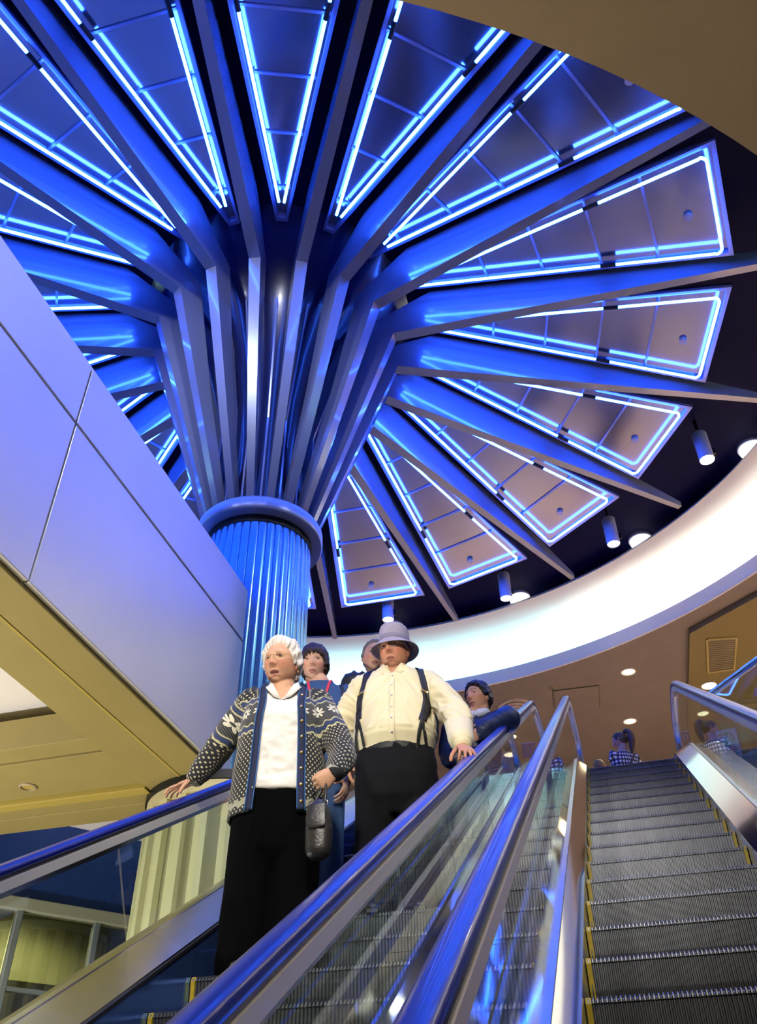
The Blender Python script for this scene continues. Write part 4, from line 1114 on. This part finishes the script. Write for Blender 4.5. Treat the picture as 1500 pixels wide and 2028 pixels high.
# hat
hat = MB(); HT = HM @ Matrix.Translation((0, .008, .040)) @ Matrix.Rotation(.06, 4, 'X')
def hat_ring(rx, ry, z, wav=0.): return [HT @ Vector((rx*math.sin(a), -ry*math.cos(a), z+wav*(math.cos(2*a)))) for a in (2*PI*j/48 for j in range(48))]
br = [hat_ring(.080, .102, .012), hat_ring(.100, .120, -.004, -.003), hat_ring(.124, .140, -.022, -.006), hat_ring(.130, .147, -.029, -.007), hat_ring(.128, .145, -.033, -.007), hat_ring(.100, .120, -.011, -.003), hat_ring(.078, .100, .002)]
hb = pobj('hat', MB().loft([hat_ring(.0785, .1005, .004), hat_ring(.081, .103, .02), hat_ring(.080, .102, .06), hat_ring(.077, .098, .095), hat_ring(.066, .086, .112), hat_ring(.045, .060, .116), hat_ring(.015, .02, .108)]), 'felt', P.root, sub=1)
pobj('brim', MB().loft(br, caps=False), 'felt', hb, sub=1)
pobj('hat_band', MB().loft([hat_ring(.0822, .1042, .010), hat_ring(.0835, .1055, .012), hat_ring(.0828, .1046, .034), hat_ring(.0812, .103, .034)], caps=False), mat('hat_band_cloth', (.20, .18, .26), .8), hb)
# shirt
stor = [(.76, 0, 0, .185, .145, .135), (.84, 0, -.005, .200, .165, .14), (.91, 0, -.005, .228, .204, .152), (.98, 0, -.005, .226, .200, .15), (1.08, 0, 0, .222, .180, .145), (1.18, 0, 0, .216, .160, .14), (1.27, 0, 0, .200, .132, .13), (1.335, 0, .005, .165, .10, .11), (1.385, 0, .005, .095, .075, .085)]
shm = fuse([torso(stor), slimb([sR+Vector((.04, 0, .0)), sR, eR, wR+(eR-wR)*.10], [.080, .080, .078, .060], 6, seg=20), slimb([sL+Vector((-.04, 0, 0)), sL, eL, wL+(eL-wL)*.16], [.080, .080, .080, .066], 6, seg=20)], .0078, 4, 'shirt')
def fw_(p):
    x, y, z = p
    if z < .93: return (x*8, y*6, z*8), .25
    if abs(x) > .215: return (x*9+z*5, y*8, z*13+x*8), 1.2
    return (x*7, y*5, z*9+abs(x)*10), 1.0
folds(shm, .020, fw_, 21)
cut(shm, lambda c: not (c.z > 1.372 and abs(c.x) < .13) and not (c.y < -.04 and c.z > 1.30 and abs(c.x-.002) < (c.z-1.30)*.55))
shirt = pobj('shirt', shm, 'shirt', P.root, solid=.003)
for s_ in (-1, 1):
    pobj('collar', MB().loft([[(s_*.010, -.112, 1.318), (s_*.050, -.085, 1.385), (s_*.070, -.02, 1.418), (s_*.055, .055, 1.425)], [(s_*.052, -.130, 1.290), (s_*.085, -.095, 1.335), (s_*.098, -.02, 1.370), (s_*.075, .075, 1.375)]], closed=False), 'shirt', shirt, solid=.004)
pobj('collar_band', MB().loft([[(.068*math.sin(a), .004-.072*math.cos(a), z) for a in np.linspace(.45, 2*PI-.45, 30)] for z in (1.355, 1.415)], closed=False), 'shirt', shirt, solid=.004)
pobj('placket', drape(shm, [(.002, -.1, 1.30), (.004, -.2, 1.1), (.004, -.2, .85)], .034, .003, n=30), 'shirt', shirt, solid=.002)
bv = BVHTree.FromPolygons([v.co for v in shm.vertices], [tuple(q.vertices) for q in shm.polygons])
for z in np.linspace(.90, 1.28, 6):
    h = bv.ray_cast(Vector((.003, -1, z)), Vector((0, 1, 0)))
    if h[0] is not None: pobj('button', disc(h[0]+h[1]*.007, h[1], .006, .002), 'white_top', shirt)
for s_, pts in ((-1, [T(-.135, 0, 1.375), T(-.150, -.08, 1.30), T(-.172, -.13, 1.14), T(-.165, -.2, 1.02)]), (1, [T(.145, 0, 1.38), T(.175, -.05, 1.30), T(.212, -.13, 1.12), T(.195, -.2, .97)])):
    su = pobj('suspender', drape(shm, pts, .040, .005, n=30), 'strap', P.root, solid=.003)
    e_ = Vector(pts[-1])
    for dx in (-.025, .025):
        pobj('button_tab', drape(shm, [e_+Vector((0, 0, .01)), e_+Vector((dx*.6-s_*.01, 0, -.08)), e_+Vector((dx-s_*.015, 0, -.165))], .014, .012, n=16), 'strap', su, solid=.003)
    m_ = Vector(pts[2])*.7+Vector(pts[1])*.3
    pobj('adjuster', drape(shm, [m_+Vector((0, 0, .006)), m_-Vector((0, 0, .006))], .044, .010, n=4), 'gold', su, solid=.002)
d = (wL-eL).normalized()
pobj('cuff', MB().tube([wL-d*.06, wL-d*.03, wL+d*.012], [.050, .048, .044], 20), 'shirt', shirt)
d = (wR-eR).normalized()
pobj('cuff', MB().tube([wR-d*.05, wR-d*.03, wR+d*.012], [.052, .050, .046], 20), 'shirt', shirt)
tr = fuse(trousers(.222, .176, .862, [([(-.108, .01, .70), (-.118, .0, .40), (-.118, .01, .07)], [(.120, .14), (.105, .115), (.10, .11)]), ([(.108, .01, .70), (.112, .0, .40), (.112, .01, .07)], [(.120, .14), (.105, .115), (.10, .11)])], 0, -.002), .010, 4, 'trousers')
folds(tr, .010, lambda p: ((p[0]*9, p[1]*9, p[2]*2.5), 1), 31)
to = pobj('trousers', tr, 'grey_cloth', P.root)
pobj('belt', MB().loft([[((.214)*math.sin(a), -.002-(.180 if math.cos(a) > 0 else .172)*math.cos(a), z-.012*math.cos(a)) for a in (2*PI*j/40 for j in range(40))] for z in (.832, .838, .874, .880)]), 'strap', to)
shoe(P.root, -.118, .03); shoe(P.root, .112, .03)

# ================================================================== 3. young man with fringe and red lanyard
def simple(label, loc, rz, HMa, F, sh, waist, top_m, tro_m, base, lips, brow, armsL, armsR, sleeve=1.0, hipz=.80, torso_s=1., hands=True, irc=(.03, .02, .015), pat=None, sl_r=(.07, .062, .05), legs=None, neckz=None, cx=0., look=(0, 0), vox=.009):
    P = Person(label, loc, rz); HM = head_matrix(*HMa); zs, ws = sh
    (eL, wL), (eR, wR) = armsL, armsR; sL = Vector((cx+ws-.035, .01, zs-.04)); sR = Vector((cx-ws+.035, .01, zs-.04)); eL, wL, eR, wR = [P.T(*q) for q in (eL, wL, eR, wR)]
    nk = Vector((cx, .0, zs+.045))
    legs = legs or [([(s_*.09, .0, hipz-.12), (s_*.10, -.005, hipz*.48), (s_*.10, .01, .06)], [(.085, .10), (.07, .08), (.065, .07)]) for s_ in (-1, 1)]
    bp = [torso([(hipz-.1, cx, 0, .12, .09, .09), (hipz+.2, cx, 0, .13, .09, .09), (zs-.08, cx, 0, .13, .08, .08), (zs+.03, cx, 0, .06, .05, .05)]), slimb([sL, eL, wL], [.045, .038, .028], 5), slimb([sR, eR, wR], [.045, .038, .028], 5)]
    bp += [slimb(p_, [.05, .045, .035], 4) for p_, _ in legs]
    hs = []
    if hands:
        for w_, e_, ts in ((wL, eL, -1), (wR, eR, 1)):
            d = (w_-e_).normalized(); hs.append(hand_parts(w_, d, Vector((-ts, -.25, .1)), ts, (.35, .45, .35), 0, 1.0))
    P.body(HM, F, bp, hs, base, lips, brow, nk)
    eyes(P.root, HM, F, irc, look)
    r = [(hipz-.06, cx, 0, waist, waist*.68, waist*.66), (hipz+.12, cx, 0, waist*.98, waist*.66, waist*.64), ((hipz+zs)/2+.05, cx, 0, ws*.95, ws*.62, ws*.58), (zs-.13, cx, 0, ws*.98, ws*.60, ws*.60), (zs-.05, cx, 0, ws*.88, ws*.48, ws*.52), (zs+.005, cx, .0, ws*.62, ws*.38, ws*.44), (zs+.045, cx, .0, .082, .065, .07)]
    def sl(s_, e_, w_):
        end = e_.lerp(w_, (sleeve-.5)*2) if sleeve > .5 else s_.lerp(e_, sleeve*2)
        pts = [s_+(Vector((cx, 0, s_.z))-s_)*.2, s_]+([e_] if sleeve > .5 else [])+[end]
        return slimb(pts, [sl_r[0]*1.02, sl_r[0]]+([sl_r[1]] if sleeve > .5 else [])+[sl_r[2]], 6, seg=18)
    g = fuse([torso(r), sl(sL, eL, wL), sl(sR, eR, wR)], vox, 4, 'garment')
    folds(g, .008, lambda p: ((p[0]*8+p[2]*4, p[1]*8, p[2]*9), 1), ws*50)
    cut(g, lambda c: not (c.z > zs+.032 and abs(c.x-cx) < .12))
    if pat: pat_attr(g, pat([[sR, eR, wR], [sL, eL, wL]]))
    go = pobj('jacket' if 'jacket' in top_m else 'shirt', g, top_m, P.root, solid=.004)
    tr = fuse(trousers(waist*.97, waist*.66, hipz+.02, legs, cx), .011, 4, 'trousers'); pobj('trousers', tr, tro_m, P.root)
    for p_, _ in legs: shoe(P.root, p_[-1][0], p_[-1][1])
    return P, HM, go, g
SK = (.58, .34, .25)
F = dict(jaw=.30, nose=.95, browk=.5)
P, HM, go, g = simple('young man with a dark fringe, blue T-shirt and red lanyard', (-2.13, 5.95, 1.765), .26, ((-.040, -.01, 1.490), -.06, .05, 0, 1.10), F, (1.315, .215), .165, 'tee', 'jeans', (.56, .34, .25), (.40, .16, .14), (.05, .03, .02),
    ((.235, .05, .95), (.205, -.04, .67)), ((-.21, .04, .95), (-.21, -.02, .68)), sleeve=.42, sl_r=(.066, .062, .060))
hair(P.root, HM, F, dict(line=[(0, .030), (.45, .022), (.9, .000), (1.15, -.045), (1.5, -.062), (2.1, -.085), (PI, -.09)], t=.020, vol=.006, sweep=.014, jag=.030, soft=.010), H_BROWN, seed=1)
for s_ in (-1, 1):
    pobj('lanyard', drape(g, [(s_*.072, 0, 1.36), (s_*.066, -.1, 1.315), (s_*.04, -.15, 1.18), (s_*.006, -.15, 1.03)], .016, .006, n=24), 'red', P.root, solid=.002)
    pobj('lanyard_side', MB().tube([(s_*.078, .03, 1.385), (s_*.074, -.01, 1.375), (s_*.070, -.05, 1.345)], .006, 8), 'red', P.root)
pobj('shoulder_strap', drape(g, [(.135, .02, 1.325), (.150, -.1, 1.27), (.158, -.14, 1.14), (.165, -.14, .97)], .020, .006, n=24), 'strap', P.root, solid=.003)

# ================================================================== 4. man in black jacket behind the hat
F = dict(jaw=.18, nose=1.15, crease=.6, browk=.8)
P, HM, go, g = simple('man in a black jacket half hidden behind the man with the hat', (-1.80, 6.75, 2.227), .24, ((-.075, -.01, 1.490), .10, .02, .03, 1.10), F, (1.335, .265), .20, 'dark_jacket', 'black_cloth', (.52, .30, .22), (.36, .15, .12), (.06, .05, .045),
    ((.30, .03, 1.02), (.26, -.05, .78)), ((-.30, .03, 1.02), (-.26, -.05, .78)), sl_r=(.085, .075, .06))
hair(P.root, HM, F, dict(line=[(0, .070), (.6, .062), (1.0, .04), (1.3, -.01), (1.7, -.03), (2.2, -.06), (PI, -.07)], t=.013, vol=.003, jag=.008), H_GREY, seed=5)
pobj('jacket_collar', MB().loft([[(.085*math.sin(a), .004-.085*math.cos(a), z) for a in np.linspace(.5, 2*PI-.5, 30)] for z in (1.35, 1.425)], closed=False), 'dark_jacket', go, solid=.008)
bp = thing('backpack', 'black backpack top rising behind the shoulder of the man with the hat', 'bag', (-1.60, 7.16, 3.46))
pobj('body', fuse([slimb([(0, 0, 0), (0, 0, .25), (0, 0, .40), (0, 0, .46)], [(.14, .09), (.15, .10), (.13, .085), (.08, .05)], 4, seg=20)], .010, 3, 'body'), 'dark_jacket', bp)
pobj('pocket', fuse([slimb([(0, -.09, .06), (0, -.10, .2)], [(.10, .03), (.10, .03)], 4, seg=16)], .010, 3, 'pocket'), 'strap', bp)
pobj('grab_loop', MB().tube([(-.04, .0, .49), (-.03, 0, .525), (.03, 0, .525), (.04, 0, .49)], .008, 8), 'strap', bp)

# ================================================================== 5. teenager leaning on the centre handrail
F = dict(jaw=.30, nose=1.0, browk=.95, lid=6)
lg = [([(s_*.08-.03, .02, .42), (s_*.10-.03, -.10, .30), (s_*.10-.04, .03, .06)], [(.075, .085), (.06, .065), (.055, .06)]) for s_ in (-1, 1)]
P, HM, go, g = simple('black-haired teenager in a navy jacket leaning on the handrail, looking left', (-1.12, 7.15, 2.458), .10, ((.064, -.005, 1.050), -.62, -.10, -.05, 1.03), F, (.885, .185), .155, 'navy_jacket', 'jeans', (.52, .29, .20), (.42, .16, .15), (.012, .01, .01),
    ((.262, -.075, .825), (.105, -.20, .700)), ((-.16, .0, .66), (-.10, -.14, .56)), hipz=.47, sl_r=(.088, .092, .072), legs=lg, cx=.025)
hair(P.root, HM, F, dict(line=[(0, .058), (.5, .054), (.9, .035), (1.2, -.012), (1.55, -.02), (2.1, -.06), (PI, -.075)], t=.024, vol=.010, sweep=-.008, jag=.016, soft=.016), H_BLACK, seed=7)
pobj('jersey_collar', fuse([slimb([(.025-.075, -.03, .915), (.025, -.075, .895), (.025+.080, -.02, .93), (.025+.06, .06, .945)], [.026, .030, .034, .03], 4, seg=12)], .006, 3, 'jersey_collar'), 'lilac_cloth', go)

# ================================================================== 6. people on the upper floor
F = dict(jaw=.34, nose=.9, browk=.7)
P, HM, go, g = simple('woman with a high ponytail and black-and-white checked shirt at the escalator head', (.22, 14.0, ZL), PI+.55, ((.0, -.01, 1.50), .75, .05, 0, 1.02), F, (1.30, .20), .15, 'gingham', 'jeans', SK, (.45, .18, .16), (.03, .02, .015),
    ((.24, .02, 1.0), (.20, -.16, .86)), ((-.24, .02, 1.0), (-.20, -.16, .86)), pat=lambda A: (lambda p: (math.atan2(p[0], -p[1])*.2, p[2], 0)), vox=.012)
hair(P.root, HM, F, dict(line=[(0, .062), (.8, .05), (1.2, .0), (1.6, -.02), (2.2, -.06), (PI, -.08)], t=.012, vol=.002), H_BRUN, seed=2, nu=60, nv=50)
hq = P.root.children[-1]
pobj('ponytail', fuse([slimb([HM @ Vector((0, .075, .085)), HM @ Vector((0, .105, .115)), HM @ Vector((0, .145, .07)), HM @ Vector((0.01, .150, -.03)), HM @ Vector((.02, .130, -.14)), HM @ Vector((.025, .12, -.20))], [.022, .030, .042, .046, .036, .015], 5, seg=14)], .007, 3, 'ponytail'), H_BRUN, P.root)
pobj('bag_strap', drape(g, [(-.13, .05, 1.31), (-.03, .15, 1.18), (.10, .15, .95), (.16, .1, .80)], .024, .006, toward=(0, 1, 0), n=24), 'strap', P.root, solid=.003)
P, HM, go, g = simple('fair-haired person in a dark jacket behind the woman with the ponytail', (-.20, 15.0, ZL), PI-.3, ((0, -.005, 1.50), .3, 0, 0, 1.0), F, (1.30, .18), .14, 'dark_jacket', 'jeans', SK, (.45, .18, .16), (.1, .06, .03),
    ((.22, .02, 1.0), (.20, -.12, .80)), ((-.22, .02, 1.0), (-.20, -.12, .80)), vox=.014)
hair(P.root, HM, F, dict(line=[(0, .05), (.8, .04), (1.2, .0), (1.6, -.03), (2.2, -.08), (PI, -.10)], t=.016, vol=.003), H_FAIR, seed=2, nu=60, nv=50)
P, HM, go, g = simple('dark-haired woman in teal on the upper floor seen through the balustrade glass', (-1.62, 13.6, ZL), -.9, ((0, -.005, 1.47), -.3, 0, 0, 1.02), F, (1.27, .19), .15, 'teal', 'jeans', SK, (.45, .18, .16), (.03, .02, .015),
    ((.22, .02, 1.0), (.20, -.12, .80)), ((-.22, .02, 1.0), (-.20, -.12, .80)), vox=.012)
hair(P.root, HM, F, dict(line=[(0, .06), (.8, .04), (1.1, -.05), (1.6, -.09), (2.2, -.12), (PI, -.13)], t=.016, vol=.003), H_BLACK, seed=2, nu=60, nv=50)

# ================================================================== signs and counter on the upper floor
def sign_post(name, label, c, w_, h_, rz, m, z0):
    t = thing(name, label, 'sign', (c[0], c[1], ZL), rz); ROOTLOC[t.name] = (0, 0, ZL)
    obj('board', MB().box(-w_/2, w_/2, -.012, .012, z0, z0+h_), m, t, bevel=.004)
    obj('post', MB().tube([(0, .03, ZL), (0, .03, z0+h_*.8)], .018, 10), 'steel', t)
    obj('base', MB().lathe([(.001, ZL+.03), (.05, ZL+.03), (.16, ZL+.012), (.16, ZL), (.001, ZL)], 24), 'steel', t, smooth=40)
    return t
MT['paper'] = mat('white_notice', (.75, .76, .80), .6); MT['ink'] = mat('notice_ink', (.05, .05, .08), .7); MT['redink'] = mat('notice_red_ink', (.55, .08, .10), .7)
t = sign_post('notice_sign', 'white notice board with a red heading and dark lines of lettering behind the right balustrade', (1.56, 11.85), .26, .40, -.15, 'paper', 4.88)
obj('edge_strip', MB().box(.131, .15, -.016, .012, 4.88, 5.28), mat('notice_edge', (.30, .04, .20), .5), t)
for i in range(10):
    z = 5.20-.031*i
    for q in range(3):
        x0 = -.10+.068*q+.008*math.sin(i*7+q*3); obj('heading' if i == 0 else 'lettering', MB().box(x0, x0+.045+.014*math.sin(i*5+q*2.), -.0145, -.0125, z, z+(.022 if i == 0 else .011)), 'redink' if i == 0 else 'ink', t)
t = sign_post('small_sign', 'small dark grey sign with a round emblem behind the right newel', (1.05, 11.95), .115, .20, 0, mat('grey_sign', (.06, .06, .08), .4), 5.18)
obj('top_edge', MB().box(-.057, .057, -.0135, .0125, 5.365, 5.38), 'paper', t)
obj('emblem', MB().tube([(.028*math.cos(a), -.0145, 5.29+.028*math.sin(a)) for a in np.linspace(0, 2*PI, 25)], .006, 6), 'paper', t)
t = sign_post('stand_sign', 'dark blue sign with a white top edge behind the centre newel glass', (-1.12, 12.3), .20, .23, .1, mat('blue_sign', (.02, .03, .16), .2), 5.43)
obj('top_edge', MB().box(-.10, .10, -.0135, .0125, 5.645, 5.67), 'paper', t)
